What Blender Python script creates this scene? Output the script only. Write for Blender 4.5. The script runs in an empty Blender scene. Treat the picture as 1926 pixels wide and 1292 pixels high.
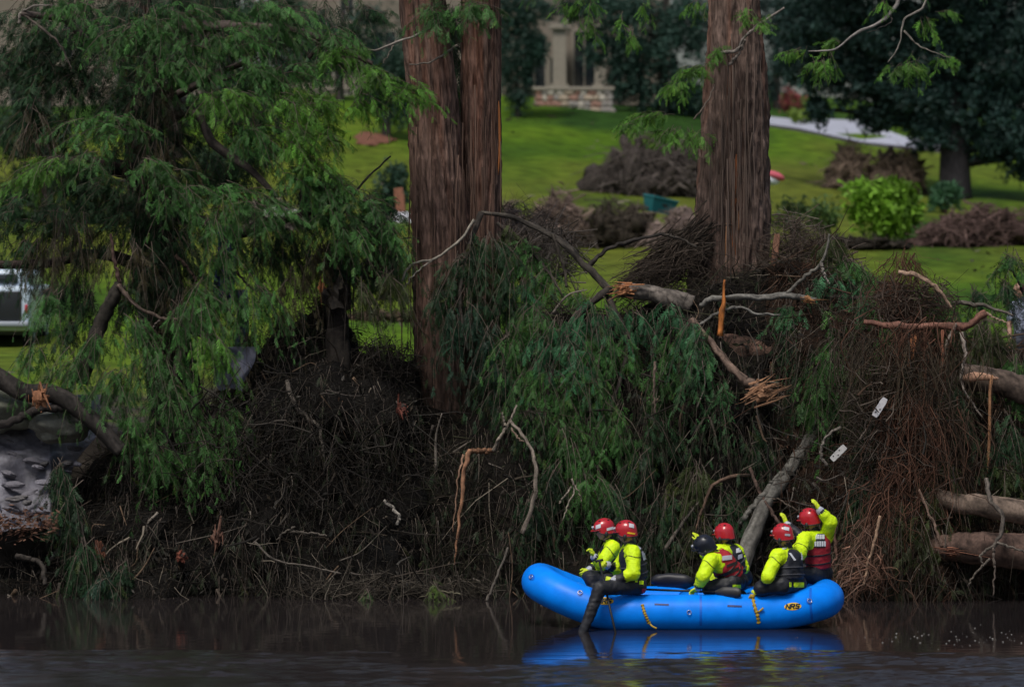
import bpy, math, random
import numpy as np
from mathutils import Vector
from mathutils.bvhtree import BVHTree

rng = np.random.default_rng(11)
random.seed(11)
scene = bpy.context.scene
COL = scene.collection

# ------------------------------------------------------------------ camera
F, HX, HY, CH = 8460.0, 963.0, 480.0, 5.0       # focal length in photo pixels, horizon, camera height
cam_d = bpy.data.cameras.new('camera')
cam = bpy.data.objects.new('camera', cam_d); COL.objects.link(cam)
cam.location = (0, 0, CH); cam.rotation_euler = (math.radians(90), 0, 0)
cam_d.sensor_width = 36.0; cam_d.lens = F / 1926 * 36.0
cam_d.shift_y = -(646 - HY) / 1926
cam_d.clip_end = 3000
cam_d.dof.use_dof = True; cam_d.dof.focus_distance = 64.5; cam_d.dof.aperture_fstop = 1.6
scene.camera = cam

# ------------------------------------------------------------------ sky and sun
world = bpy.data.worlds.new('World'); scene.world = world; world.use_nodes = True
wn = world.node_tree.nodes; wl = world.node_tree.links
bg = wn['Background']
sky = wn.new('ShaderNodeTexSky'); sky.sky_type = 'NISHITA'; sky.sun_disc = False
SUN_EL, SUN_AZ = math.radians(58), math.radians(205)     # azimuth clockwise from +Y: behind the camera, a little left
sky.sun_elevation = SUN_EL; sky.sun_rotation = SUN_AZ
sky.air_density = 1.0; sky.dust_density = 3.0; sky.ozone_density = 1.0
hs = wn.new('ShaderNodeHueSaturation'); hs.inputs['Saturation'].default_value = 0.85
wl.new(sky.outputs[0], hs.inputs['Color']); wl.new(hs.outputs[0], bg.inputs[0])
bg.inputs[1].default_value = 0.055
sun_d = bpy.data.lights.new('sun', 'SUN'); sun_d.energy = 1.5; sun_d.angle = math.radians(18)
sun_d.color = (1.0, 0.96, 0.9)
sun = bpy.data.objects.new('sun', sun_d); COL.objects.link(sun)
sdir = Vector((math.sin(SUN_AZ) * math.cos(SUN_EL), math.cos(SUN_AZ) * math.cos(SUN_EL), math.sin(SUN_EL)))
sun.rotation_euler = sdir.to_track_quat('Z', 'Y').to_euler()
sun.location = (0, 30, 40)
vs = scene.view_settings
vs.view_transform = 'Standard'; vs.look = 'None'; vs.exposure = 0.68; vs.gamma = 1.0
vs.use_curve_mapping = False
scene.cycles.use_denoising = True
scene.cycles.max_bounces = 6

# ------------------------------------------------------------------ helpers
def P(px, py, Y):
    return np.array([(px - HX) * Y / F, Y, CH - (py - HY) * Y / F])

def _h(ix, iy, iz, s):
    n = (ix * 374761393 + iy * 668265263 + iz * 2147483647 + s * 974634721) & 0xffffffff
    n = ((n ^ (n >> 13)) * 1274126177) & 0xffffffff
    n = n ^ (n >> 16)
    return (n & 0xffff) / 65535.0

def vnoise(p, s=0):
    p = np.asarray(p, float)
    i = np.floor(p).astype(np.int64); f = p - i; f = f * f * (3 - 2 * f)
    r = 0
    for dx in (0, 1):
        for dy in (0, 1):
            for dz in (0, 1):
                w = (f[..., 0] if dx else 1 - f[..., 0]) * (f[..., 1] if dy else 1 - f[..., 1]) * (f[..., 2] if dz else 1 - f[..., 2])
                r = r + w * _h(i[..., 0] + dx, i[..., 1] + dy, i[..., 2] + dz, s)
    return r * 2 - 1

def fbm(p, s=0, o=4):
    a, r, p = 1.0, 0, np.asarray(p, float)
    for k in range(o):
        r = r + a * vnoise(p, s + k * 17); p = p * 2.03; a *= 0.5
    return r

def nrm(v):
    return v / np.maximum(np.linalg.norm(v, axis=-1, keepdims=True), 1e-9)

MATS = {}
def mat(name, color=(0.5, 0.5, 0.5), rough=0.7, tint=False, noise=0.0, nscale=8.0, bump=0.0, bscale=30.0, stretch=(1, 1, 1),
        metallic=0.0, trans=0.0, spec=0.5, coat=0.0):
    if name in MATS: return MATS[name]
    m = bpy.data.materials.new(name); m.use_nodes = True
    nt = m.node_tree; N = nt.nodes; L = nt.links
    b = N['Principled BSDF']
    b.inputs['Roughness'].default_value = rough; b.inputs['Metallic'].default_value = metallic
    b.inputs['Specular IOR Level'].default_value = spec; b.inputs['Coat Weight'].default_value = coat
    tc = N.new('ShaderNodeTexCoord'); mp = N.new('ShaderNodeMapping'); mp.inputs['Scale'].default_value = stretch
    L.new(tc.outputs['Object'], mp.inputs['Vector'])
    src = None
    if tint:
        at = N.new('ShaderNodeAttribute'); at.attribute_name = 'tint'; src = at.outputs['Color']
    else:
        rg = N.new('ShaderNodeRGB'); rg.outputs[0].default_value = (*color, 1); src = rg.outputs[0]
    if noise > 0:
        nz = N.new('ShaderNodeTexNoise'); nz.inputs['Scale'].default_value = nscale; nz.inputs['Detail'].default_value = 6
        L.new(mp.outputs[0], nz.inputs['Vector'])
        mr = N.new('ShaderNodeMapRange'); mr.inputs['From Min'].default_value = 0.3; mr.inputs['From Max'].default_value = 0.7
        mr.inputs['To Min'].default_value = 1 - noise; mr.inputs['To Max'].default_value = 1 + noise
        L.new(nz.outputs['Fac'], mr.inputs['Value'])
        vm = N.new('ShaderNodeVectorMath'); vm.operation = 'SCALE'
        L.new(src, vm.inputs[0]); L.new(mr.outputs[0], vm.inputs['Scale']); src = vm.outputs[0]
    L.new(src, b.inputs['Base Color'])
    if bump > 0:
        n2 = N.new('ShaderNodeTexNoise'); n2.inputs['Scale'].default_value = bscale; n2.inputs['Detail'].default_value = 5
        L.new(mp.outputs[0], n2.inputs['Vector'])
        bp = N.new('ShaderNodeBump'); bp.inputs['Strength'].default_value = bump; bp.inputs['Distance'].default_value = 0.02
        L.new(n2.outputs['Fac'], bp.inputs['Height']); L.new(bp.outputs[0], b.inputs['Normal'])
    if trans > 0:
        t = N.new('ShaderNodeBsdfTranslucent'); L.new(src, t.inputs['Color'])
        mx = N.new('ShaderNodeMixShader'); mx.inputs[0].default_value = trans
        L.new(b.outputs[0], mx.inputs[1]); L.new(t.outputs[0], mx.inputs[2]); L.new(mx.outputs[0], N['Material Output'].inputs['Surface'])
    MATS[name] = m
    return m

class MB:
    """collects geometry; build() links it as ONE mesh object"""
    def __init__(s): s.V, s.Q, s.T, s.C, s.mq, s.mt, s.n = [], [], [], [], [], [], 0
    def add(s, V, Q=None, T=None, col=(1, 1, 1), m=0):
        V = np.asarray(V, float).reshape(-1, 3)
        c = np.asarray(col, float)
        if c.ndim == 1: c = np.tile(c[:3], (len(V), 1))
        s.V.append(V); s.C.append(c)
        if Q is not None and len(Q):
            Q = np.asarray(Q, np.int64).reshape(-1, 4) + s.n; s.Q.append(Q); s.mq.append(np.broadcast_to(np.asarray(m), (len(Q),)) if np.ndim(m) == 0 else np.asarray(m))
        if T is not None and len(T):
            T = np.asarray(T, np.int64).reshape(-1, 3) + s.n; s.T.append(T); s.mt.append(np.full(len(T), m if np.ndim(m) == 0 else 0))
        s.n += len(V)
        return s
    def box(s, c, size, rot=None, col=(1, 1, 1), m=0):
        c = np.asarray(c, float); h = np.asarray(size, float) / 2
        V = np.array([[x, y, z] for x in (-1, 1) for y in (-1, 1) for z in (-1, 1)], float) * h
        if rot is not None: V = V @ np.asarray(rot).T
        return s.add(V + c, [[0, 1, 3, 2], [4, 6, 7, 5], [0, 4, 5, 1], [2, 3, 7, 6], [0, 2, 6, 4], [1, 5, 7, 3]], None, col, m)
    def tube(s, pts, rad, sides=8, col=(1, 1, 1), rough=0.0, m=0, closed=False, flat=1.0, seed=0, streak=0.0):
        pts = np.asarray(pts, float); k = len(pts); rad = np.broadcast_to(np.asarray(rad, float), (k,))
        if closed: t = nrm(np.roll(pts, -1, 0) - np.roll(pts, 1, 0))
        else: t = nrm(np.gradient(pts, axis=0))
        mt = np.abs(t).mean(0); ref = np.eye(3)[int(np.argmin(mt))]
        a = nrm(np.cross(t, ref)); b = np.cross(t, a)
        th = np.linspace(0, 2 * math.pi, sides, endpoint=False)
        ring = np.cos(th)[None, :, None] * a[:, None] + flat * np.sin(th)[None, :, None] * b[:, None]
        R = np.tile(rad[:, None], (1, sides))
        if rough > 0:
            q = np.stack([np.cos(th)[None].repeat(k, 0) * 1.5, np.sin(th)[None].repeat(k, 0) * 1.5, np.arange(k)[:, None].repeat(sides, 1) * (.8 if sides < 14 else .18)], -1)
            R = R * (1 + rough * (.75 if sides < 14 else .3) * fbm(q + seed * 7.3, seed, 3))
        V = (pts[:, None] + ring * R[..., None]).reshape(-1, 3)
        c = np.asarray(col, float)
        if c.ndim == 1:
            c = np.tile(c[:3], (len(V), 1))
            if streak > 0:
                q = np.stack([np.cos(th)[None].repeat(k, 0) * 3, np.sin(th)[None].repeat(k, 0) * 3, np.arange(k)[:, None].repeat(sides, 1) * 0.45], -1).reshape(-1, 3)
                c = c * (1 + streak * fbm(q + seed * 3.1, seed + 5, 3))[:, None]
        i = np.arange(k if closed else k - 1)[:, None]; j = np.arange(sides)[None]
        i2 = (i + 1) % k; j2 = (j + 1) % sides
        Q = np.stack([i * sides + j, i * sides + j2, i2 * sides + j2, i2 * sides + j], -1).reshape(-1, 4)
        T = []
        if not closed:
            nV = len(V); V = np.vstack([V, pts[:1], pts[-1:]]); c = np.vstack([c, c[:1], c[-1:]])
            for jj in range(sides):
                T.append([nV, (jj + 1) % sides, jj]); T.append([nV + 1, (k - 1) * sides + jj, (k - 1) * sides + (jj + 1) % sides])
        return s.add(V, Q, T, c, m)
    def strands(s, PTS, R, col, sides=3, m=0):
        n, k, _ = PTS.shape
        t = nrm(np.gradient(PTS, axis=1)); ref = nrm(rng.normal(size=(n, 1, 3)))
        a = nrm(np.cross(t, ref)); b = np.cross(t, a)
        th = np.linspace(0, 2 * math.pi, sides, endpoint=False)
        ring = np.cos(th)[None, None, :, None] * a[:, :, None] + np.sin(th)[None, None, :, None] * b[:, :, None]
        V = (PTS[:, :, None] + ring * R[:, :, None, None]).reshape(-1, 3)
        c = np.repeat(np.asarray(col), k * sides, 0)
        base = (np.arange(n) * k * sides)[:, None, None]; i = np.arange(k - 1)[None, :, None]; j = np.arange(sides)[None, None]
        j2 = (j + 1) % sides
        Q = np.stack([base + i * sides + j, base + i * sides + j2, base + (i + 1) * sides + j2, base + (i + 1) * sides + j], -1).reshape(-1, 4)
        return s.add(V, Q, None, c, m)
    def ellipsoid(s, c, r, nu=16, nv=10, noise=0.0, seed=0, col=(1, 1, 1), m=0, nf=2.0, rot=None):
        u = np.linspace(0, 2 * math.pi, nu, endpoint=False); v = np.linspace(0, math.pi, nv + 1)
        vv, uu = np.meshgrid(v, u, indexing='ij')
        D = np.stack([np.sin(vv) * np.cos(uu), np.sin(vv) * np.sin(uu), np.cos(vv)], -1)
        k = 1 + (noise * fbm(D * nf + seed * 5.7, seed, 3) if noise else 0)
        V = D * np.asarray(r, float) * (k[..., None] if noise else 1)
        V = V.reshape(-1, 3)
        if rot is not None: V = V @ np.asarray(rot).T
        i = np.arange(nv)[:, None]; j = np.arange(nu)[None]; j2 = (j + 1) % nu
        Q = np.stack([i * nu + j, (i + 1) * nu + j, (i + 1) * nu + j2, i * nu + j2], -1).reshape(-1, 4)
        return s.add(V + np.asarray(c, float), Q, None, col, m)
    def build(s, name, mats, parent=None, smooth=True, loc=None):
        V = np.vstack(s.V); C = np.vstack(s.C)
        Q = np.vstack(s.Q) if s.Q else np.zeros((0, 4), np.int64)
        T = np.vstack(s.T) if s.T else np.zeros((0, 3), np.int64)
        mi = np.concatenate([np.concatenate(s.mq) if s.mq else np.zeros(0, int), np.concatenate(s.mt) if s.mt else np.zeros(0, int)]).astype(np.int32)
        me = bpy.data.meshes.new(name)
        me.vertices.add(len(V)); me.loops.add(len(Q) * 4 + len(T) * 3); me.polygons.add(len(Q) + len(T))
        if loc is not None: V = V - np.asarray(loc)
        me.vertices.foreach_set('co', V.astype(np.float32).ravel())
        me.loops.foreach_set('vertex_index', np.concatenate([Q.ravel(), T.ravel()]).astype(np.int32))
        me.polygons.foreach_set('loop_start', np.concatenate([np.arange(len(Q)) * 4, len(Q) * 4 + np.arange(len(T)) * 3]).astype(np.int32))
        me.polygons.foreach_set('material_index', mi)
        me.polygons.foreach_set('use_smooth', np.full(len(Q) + len(T), smooth))
        ca = me.color_attributes.new('tint', 'FLOAT_COLOR', 'POINT')
        ca.data.foreach_set('color', np.hstack([np.clip(C, 0, 1), np.ones((len(C), 1))]).astype(np.float32).ravel())
        for m in (mats if isinstance(mats, (list, tuple)) else [mats]): me.materials.append(m)
        me.update(calc_edges=True); me.validate()
        o = bpy.data.objects.new(name, me); COL.objects.link(o)
        if loc is not None: o.location = loc
        if parent is not None:
            o.parent = parent
            w = Vector((0, 0, 0)); q = parent
            while q is not None: w += q.location; q = q.parent
            o.location = Vector(o.location) - w
        return o
    def bvh(s):
        V = np.vstack(s.V)
        polys = ([list(q) for a in s.Q for q in a.tolist()] if s.Q else []) + ([list(t) for a in s.T for t in a.tolist()] if s.T else [])
        return BVHTree.FromPolygons([Vector(v) for v in V], polys)

def tag(o, label=None, cat=None, group=None, kind=None):
    if label: o['label'] = label
    if cat: o['category'] = cat
    if group: o['group'] = group
    if kind: o['kind'] = kind
    return o
def thing(name, loc, label, cat, group=None):
    o = bpy.data.objects.new(name, None); COL.objects.link(o); o.location = tuple(float(v) for v in loc)
    o.empty_display_size = 0.2
    return tag(o, label, cat, group)

def spline(ctrl, n):
    c = np.asarray(ctrl, float)
    if len(c) == 2: return c[0] + (c[1] - c[0]) * np.linspace(0, 1, n)[:, None]
    q = np.vstack([2 * c[0] - c[1], c, 2 * c[-1] - c[-2]])
    out = []
    for t in np.linspace(0, len(c) - 1 - 1e-6, n):
        i = int(t); f = t - i; p0, p1, p2, p3 = q[i:i + 4]
        out.append(0.5 * (2 * p1 + (p2 - p0) * f + (2 * p0 - 5 * p1 + 4 * p2 - p3) * f * f + (3 * p1 - p0 - 3 * p2 + p3) * f ** 3))
    return np.array(out)

# ------------------------------------------------------------------ materials
M_leaf = mat('cypress_leaf', tint=True, rough=0.55, trans=0.3, spec=0.3)
M_bark = mat('bark', tint=True, rough=0.9, noise=0.6, nscale=26, bump=1.0, bscale=45, stretch=(1, 1, 0.13), spec=0.2)
M_wood = mat('weathered_wood', tint=True, rough=0.85, noise=0.3, nscale=25, bump=0.5, bscale=90, spec=0.25)
M_split = mat('fresh_split_wood', tint=True, rough=0.7, noise=0.3, nscale=40, bump=0.6, bscale=120, stretch=(1, 1, 0.15), spec=0.3)
M_root = mat('root_strands', tint=True, rough=0.9, spec=0.15)
M_core = mat('matted_debris', tint=True, rough=0.95, noise=0.5, nscale=14, bump=1.0, bscale=40, spec=0.1)
M_ground = mat('ground_turf_mud', tint=True, rough=0.95, noise=0.42, nscale=1.6, bump=0.8, bscale=25, spec=0.1)
M_stone = mat('limestone', tint=True, rough=0.75, noise=0.25, nscale=12, bump=0.6, bscale=40, spec=0.4)

# ------------------------------------------------------------------ ground
PY = [30, 58, 65.0, 66.4, 68, 70, 80, 100, 115, 130, 150, 180, 215, 300, 900]
PZ = [-2.5, -1.8, -0.9, -0.25, 1.5, 2.2, 2.6, 3.05, 3.8, 5.3, 6.9, 10.9, 13.5, 16, 30]
def ground_z(X, Y):
    X = np.asarray(X, float); Y = np.asarray(Y, float)
    z = np.interp(Y, PY, PZ)
    far = np.clip((Y - 125) / 40, 0, 1)
    z = z - far * np.clip(X - 2, -6, 20) * 0.085
    near = np.clip((Y - 66) / 3, 0, 1)
    p = np.stack([X * 0.35, Y * 0.35, 0 * X], -1)
    z = z + near * 0.10 * fbm(p, 3, 3) + np.clip((Y - 90) / 50, 0, 1) * 0.25 * vnoise(p * 0.25, 9)
    return z
xs = np.concatenate([np.linspace(-400, -40, 12), np.linspace(-30, -12, 14), np.linspace(-11.8, 11.8, 150), np.linspace(12, 30, 16), np.linspace(40, 400, 12)])
ys = np.concatenate([np.linspace(20, 62, 10), np.linspace(63, 75, 50), np.linspace(75.5, 140, 60), np.linspace(141, 230, 45), np.linspace(240, 900, 14)])
gx, gy = np.meshgrid(xs, ys)
gz = ground_z(gx, gy)
nz1 = fbm(np.stack([gx * 0.16, gy * 0.07, gz * 0], -1), 21, 5)
hill = np.clip((gy - 158) / 22, 0, 1); band = np.clip((gy - 112) / 18, 0, 1) * np.clip((168 - gy) / 20, 0, 1)
nz2 = fbm(np.stack([gx * 1.7, gy * 0.9, gz * 0], -1), 33, 3)
grass = np.array([0.072, 0.138, 0.007]) ; dry = np.array([0.098, 0.116, 0.016]); mud = np.array([0.05, 0.042, 0.034]); deep = np.array([0.021, 0.056, 0.008])
k = np.clip((gz - 2.35 + 0.25 * nz2) / 0.3, 0, 1)[..., None]
g = grass + (dry - grass) * np.clip(nz1 * 0.9 + 0.05 + .75 * band - .6 * hill, 0, 0.95)[..., None] + (deep - grass) * np.clip(-nz1 * 1.1 + .8 * hill, 0, 1)[..., None]
gc = mud * (1 + 0.3 * nz2[..., None]) * (1 - k) + g * k
mb = MB()
ny, nx = gx.shape
i = np.arange(ny - 1)[:, None]; j = np.arange(nx - 1)[None]
mb.add(np.stack([gx, gy, gz], -1), np.stack([i * nx + j, i * nx + j + 1, (i + 1) * nx + j + 1, (i + 1) * nx + j], -1).reshape(-1, 4), None, gc.reshape(-1, 3))
tag(mb.build('ground', M_ground), kind='structure')

n = 2600; lx_ = rng.uniform(-14, 22, n); ly_ = 82 + 98 * rng.random(n) ** .8; keep = fbm(np.stack([lx_ * .25, ly_ * .12, 0 * lx_], -1), 55, 3) > -.05; lx_, ly_ = lx_[keep], ly_[keep]; n = len(lx_)
lp = np.stack([lx_, ly_, ground_z(lx_, ly_) + .04], -1); la = nrm(rng.normal(size=(n, 3)) * [1, 1, .35]); lb = nrm(np.cross(la, rng.normal(size=(n, 3)))); lz = rng.gamma(2, .05, (n, 1)).clip(.03, .3)
mb = MB(); mb.add(np.stack([lp - la * lz, lp + lb * lz * .22, lp + la * lz, lp - lb * lz * .22], 1), np.arange(n * 4).reshape(-1, 4), None, np.repeat(np.array([[.12, .09, .065], [.07, .055, .04], [.05, .09, .02], [.17, .15, .11]])[rng.integers(0, 4, n)] * rng.uniform(.6, 1.2, (n, 1)), 4, 0))
tag(mb.build('lawn_litter', M_root), 'scattered leaves and twig scraps strewn over the lawn', 'litter', kind='stuff')
def ground_hit(px, py, lo=76.0, hi=260.0):
    Y = np.linspace(lo, hi, 1500); X = (px - HX) * Y / F; g = HY - (ground_z(X, Y) - CH) * F / Y
    i_ = np.argmax(g <= py)
    return float(Y[i_]) if (g <= py).any() else hi

# ------------------------------------------------------------------ water
def water_mat():
    m = bpy.data.materials.new('river_water'); m.use_nodes = True
    N = m.node_tree.nodes; L = m.node_tree.links; b = N['Principled BSDF']
    b.inputs['Base Color'].default_value = (0.022, 0.018, 0.018, 1); b.inputs['Roughness'].default_value = 0.06; b.inputs['IOR'].default_value = 1.33
    tc = N.new('ShaderNodeTexCoord')
    def noise(scale, sx, sy, det):
        mp = N.new('ShaderNodeMapping'); mp.inputs['Scale'].default_value = (sx, sy, 1); L.new(tc.outputs['Object'], mp.inputs['Vector'])
        nz = N.new('ShaderNodeTexNoise'); nz.inputs['Scale'].default_value = scale; nz.inputs['Detail'].default_value = det; L.new(mp.outputs[0], nz.inputs['Vector'])
        return nz.outputs['Fac']
    at = N.new('ShaderNodeAttribute'); at.attribute_name = 'tint'; mr = N.new('ShaderNodeMapRange'); mr.inputs['To Min'].default_value = .05; mr.inputs['To Max'].default_value = .17
    L.new(at.outputs['Fac'], mr.inputs['Value']); L.new(mr.outputs[0], b.inputs['Roughness'])
    fine = noise(4.0, 0.5, 1.0, 2)
    bp = N.new('ShaderNodeBump'); bp.inputs['Distance'].default_value = 0.05; bp.inputs['Strength'].default_value = 0.04
    L.new(fine, bp.inputs['Height']); L.new(bp.outputs[0], b.inputs['Normal'])
    return m
# a breeze ripples the open river (real waves); the water in the lee of the bank stays calm
wx = np.concatenate([[-400, -60, -20, -12], np.linspace(-8.6, 8.6, 180), [12, 20, 60, 400]]); wy = np.concatenate([[20, 35, 45, 49], np.linspace(51.8, 59.2, 270), np.linspace(59.8, 67, 20), [75]])
WX, WY = np.meshgrid(wx, wy)
gust = .9 * fbm(np.stack([WX * .16, WY * .4, 0 * WX], -1), 71, 5) + .75 * fbm(np.stack([WX * .55, WY * 3.2, 0 * WX], -1), 79, 3)
amp = np.clip((57.3 - WY + gust) / 2.0, 0, 1); amp = amp * amp * (3 - 2 * amp); inside = (np.abs(WX) < 8.7) & (WY > 50)
hgt = fbm(np.stack([WX * 4.5, WY * 10, 0 * WX], -1), 73, 2) * .022 + .016 * vnoise(np.stack([WX * .9 + 5, WY * 2.2, 0 * WX], -1), 75)
WZ = np.where(inside, hgt * (.02 + .98 * amp * (.8 + .5 * np.clip(gust * 2, -1, 1))), 0)
mb = MB(); i = np.arange(len(wy) - 1)[:, None]; j = np.arange(len(wx) - 1)[None]; nx = len(wx)
mb.add(np.stack([WX, WY, WZ], -1), np.stack([i * nx + j, i * nx + j + 1, (i + 1) * nx + j + 1, (i + 1) * nx + j], -1).reshape(-1, 4), None, np.repeat(np.where(inside, amp, np.where(WY < 57, 1.0, 0.0)).reshape(-1, 1), 3, 1))
tag(mb.build('river_water', water_mat()), kind='structure')

n = 130; fp = np.stack([rng.normal(6.2, 1.2, n), 58.6 + .9 * rng.normal(size=n), np.full(n, .004)], -1); fr = rng.gamma(2, .0026, n).clip(.002, .010); fa = np.linspace(0, 2 * math.pi, 7)[:-1]
ring = np.stack([np.cos(fa), np.sin(fa), 0 * fa], -1)[None] * fr[:, None, None] * np.array([1.4, 1.4, 1]); top_ = fp + np.stack([0 * fr, 0 * fr, fr * .9], -1)
mb = MB(); mb.add(np.concatenate([fp[:, None] + ring, top_[:, None]], 1), None, [[q * 7 + e, q * 7 + (e + 1) % 6, q * 7 + 6] for q in range(n) for e in range(6)])
tag(mb.build('foam_flecks', mat('foam', (.24, .23, .21), .7)), 'scattered pale foam flecks drifting right of the raft', 'foam', kind='stuff')

# ------------------------------------------------------------------ foliage tools
def spray_template(seed, pairs=8):
    r = np.random.default_rng(seed); V, Q = [], []
    def tri(a, b, c):
        n = len(V); V.extend([a, b, c]); Q.append([n, n + 1, n + 2])
    st = lambda t: np.array([t, 0.06 * math.sin(t * 3 + seed), -0.22 * t * t])
    w = np.array([0, 0.014, 0]); tri(st(0) - w, st(0) + w, st(.55)); tri(st(.45) - w, st(.45) + w, st(1.0))
    for i in range(pairs):
        t = 0.1 + 0.88 * i / (pairs - 1)
        for sd in (-1, 1):
            ln = (0.25 * math.sin(0.5 + 2.3 * t) + 0.06) * r.uniform(0.75, 1.15); an = math.radians(r.uniform(25, 60))
            d = np.array([math.cos(an), sd * math.sin(an), -r.uniform(0.05, 0.45)]); d /= np.linalg.norm(d)
            p = st(t + r.uniform(-.03, .03)); sdv = np.cross(d, [0, 0, 1]); sdv /= np.linalg.norm(sdv)
            w = sdv * 0.030 * r.uniform(.7, 1.3)
            tri(p + d * ln * .12 - w * 1.15, p + d * ln * .3 + w * 1.15, p + d * ln * 1.12)
    return np.array(V), np.array(Q)
SPRAYS = [spray_template(s) for s in range(4)]

def add_sprays(mb, pos, d, up, scale, col):
    n = len(pos); d = nrm(d); sd = nrm(np.cross(d, up)); u = np.cross(sd, d)
    which = rng.integers(0, len(SPRAYS), n)
    for w, (tv, tq) in enumerate(SPRAYS):
        ix = np.where(which == w)[0]
        if not len(ix): continue
        V = pos[ix, None] + scale[ix, None, None] * (tv[None, :, 0:1] * d[ix, None] + tv[None, :, 1:2] * sd[ix, None] + tv[None, :, 2:3] * u[ix, None])
        Q = tq[None] + (np.arange(len(ix)) * len(tv))[:, None, None]
        mb.add(V, None, Q, np.repeat(col[ix], len(tv), 0))

def make_twigs(leaf, wood, org, d, length, droop=0.5, per=10, col=(0.05, 0.12, 0.03), var=0.35, size=0.24, wcol=(0.11, 0.088, 0.072), r0=0.006, yellow=0.06):
    n = len(org); k = 5; t = np.linspace(0, 1, k)
    d = nrm(d); L = np.broadcast_to(length, (n,))
    PTS = org[:, None] + d[:, None] * (t[None, :, None] * L[:, None, None])
    PTS[:, :, 2] -= droop * L[:, None] * (t ** 1.8)[None]
    PTS += np.cumsum(rng.normal(size=(n, k, 3)) * 0.018 * L[:, None, None], 1)
    if wood is not None:
        wood.strands(PTS, np.broadcast_to((r0 * (1 - 0.75 * t))[None], (n, k)), np.tile(np.asarray(wcol), (n, 1)) * rng.uniform(.6, 1.3, (n, 1)))
    tt = rng.uniform(0.12, 1.0, (n, per)); idx = np.minimum((tt * (k - 1)).astype(int), k - 2); fr = tt * (k - 1) - idx
    ar = np.arange(n)[:, None]
    pos = PTS[ar, idx] * (1 - fr[..., None]) + PTS[ar, idx + 1] * fr[..., None]
    tan = nrm(PTS[ar, idx + 1] - PTS[ar, idx])
    side = nrm(np.cross(tan, np.array([0, 0, 1.0]) + 0.01))
    sg = rng.choice([-1, 1], (n, per))[..., None]
    dd = tan * rng.uniform(.3, 1.0, (n, per, 1)) + side * sg * rng.uniform(.2, 1, (n, per, 1)) + np.array([0, 0, -1]) * rng.uniform(.0, .8 + droop * .6, (n, per, 1)) + rng.normal(size=(n, per, 3)) * .15
    up = np.array([0, -0.5, 1.0]) + rng.normal(size=(n, per, 3)) * .9
    base = np.asarray(col, float)
    c = base * (1 + var * rng.normal(size=(n, 1, 1))).clip(.35, 2) * (1 + 0.18 * rng.normal(size=(n, per, 1))).clip(.5, 1.7)
    c = c + (rng.random((n, per, 1)) < yellow) * np.array([0.035, 0.03, 0.0])
    sc = (size * rng.uniform(.6, 1.25, (n, per))) * (1.05 - .45 * tt)
    add_sprays(leaf, pos.reshape(-1, 3), dd.reshape(-1, 3), up.reshape(-1, 3), sc.ravel(), c.reshape(-1, 3).clip(0.004, 1))

def clump(leaf, wood, px, py, Y, rx, ry, n, main=(0, 0), droop=0.5, depth=0.5, ln=0.5, size=0.22, per=10, **kw):
    s = Y / F
    u = nrm(rng.normal(size=(n, 3))) * rng.random((n, 1)) ** 0.45
    off = u * np.array([rx * s, depth, ry * s]) * 0.85
    c = P(px, py, Y)
    d = u * np.array([1, .8, .5]) + np.array([main[0], -0.25, main[1]]) + rng.normal(size=(n, 3)) * .25
    make_twigs(leaf, wood, c + off - nrm(d) * ln * 0.4, d, ln * rng.uniform(.6, 1.3, n), droop, per, size=size, **kw)

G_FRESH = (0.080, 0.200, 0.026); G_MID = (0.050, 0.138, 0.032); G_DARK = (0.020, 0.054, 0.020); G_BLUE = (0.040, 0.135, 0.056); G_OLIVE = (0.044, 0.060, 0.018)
G_DEAD = (0.050, 0.042, 0.020)

def leaf_cloud(mb, c, r, n, size, col, var=0.35, hollow=0.35):
    """leaf-sized faces spread through an uneven ellipsoid volume"""
    c = np.asarray(c, float); r = np.asarray(r, float)
    D = nrm(rng.normal(size=(n, 3))); rad = (hollow + (1 - hollow) * rng.random((n, 1))) ** 0.8
    lump = 1 + 0.5 * fbm(D * 2.6 + c * .37, 5, 4)[:, None] + .25 * rng.random((n, 1)) ** 4
    pos = c + D * r * rad * lump
    keep = fbm(pos / (0.4 * r.mean()) * 1.3, 8, 3) > -0.2
    pos = pos[keep]; n = len(pos)
    a = nrm(rng.normal(size=(n, 3)) + D[keep] * .6); b = nrm(np.cross(a, rng.normal(size=(n, 3)))); cc = np.cross(a, b)
    s = size * rng.uniform(.6, 1.4, (n, 1))
    V = np.stack([pos - b * s * .8 + cc * s * .45, pos - b * s - cc * s * .4, pos + b * s], 1)
    col = np.asarray(col) * (1 + var * vnoise(pos * 1.1, 4)[:, None]) * rng.uniform(.65, 1.35, (n, 1))
    mb.add(V, None, np.arange(n * 3).reshape(-1, 3), np.repeat(col.clip(.003, 1), 3, 0))

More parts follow.
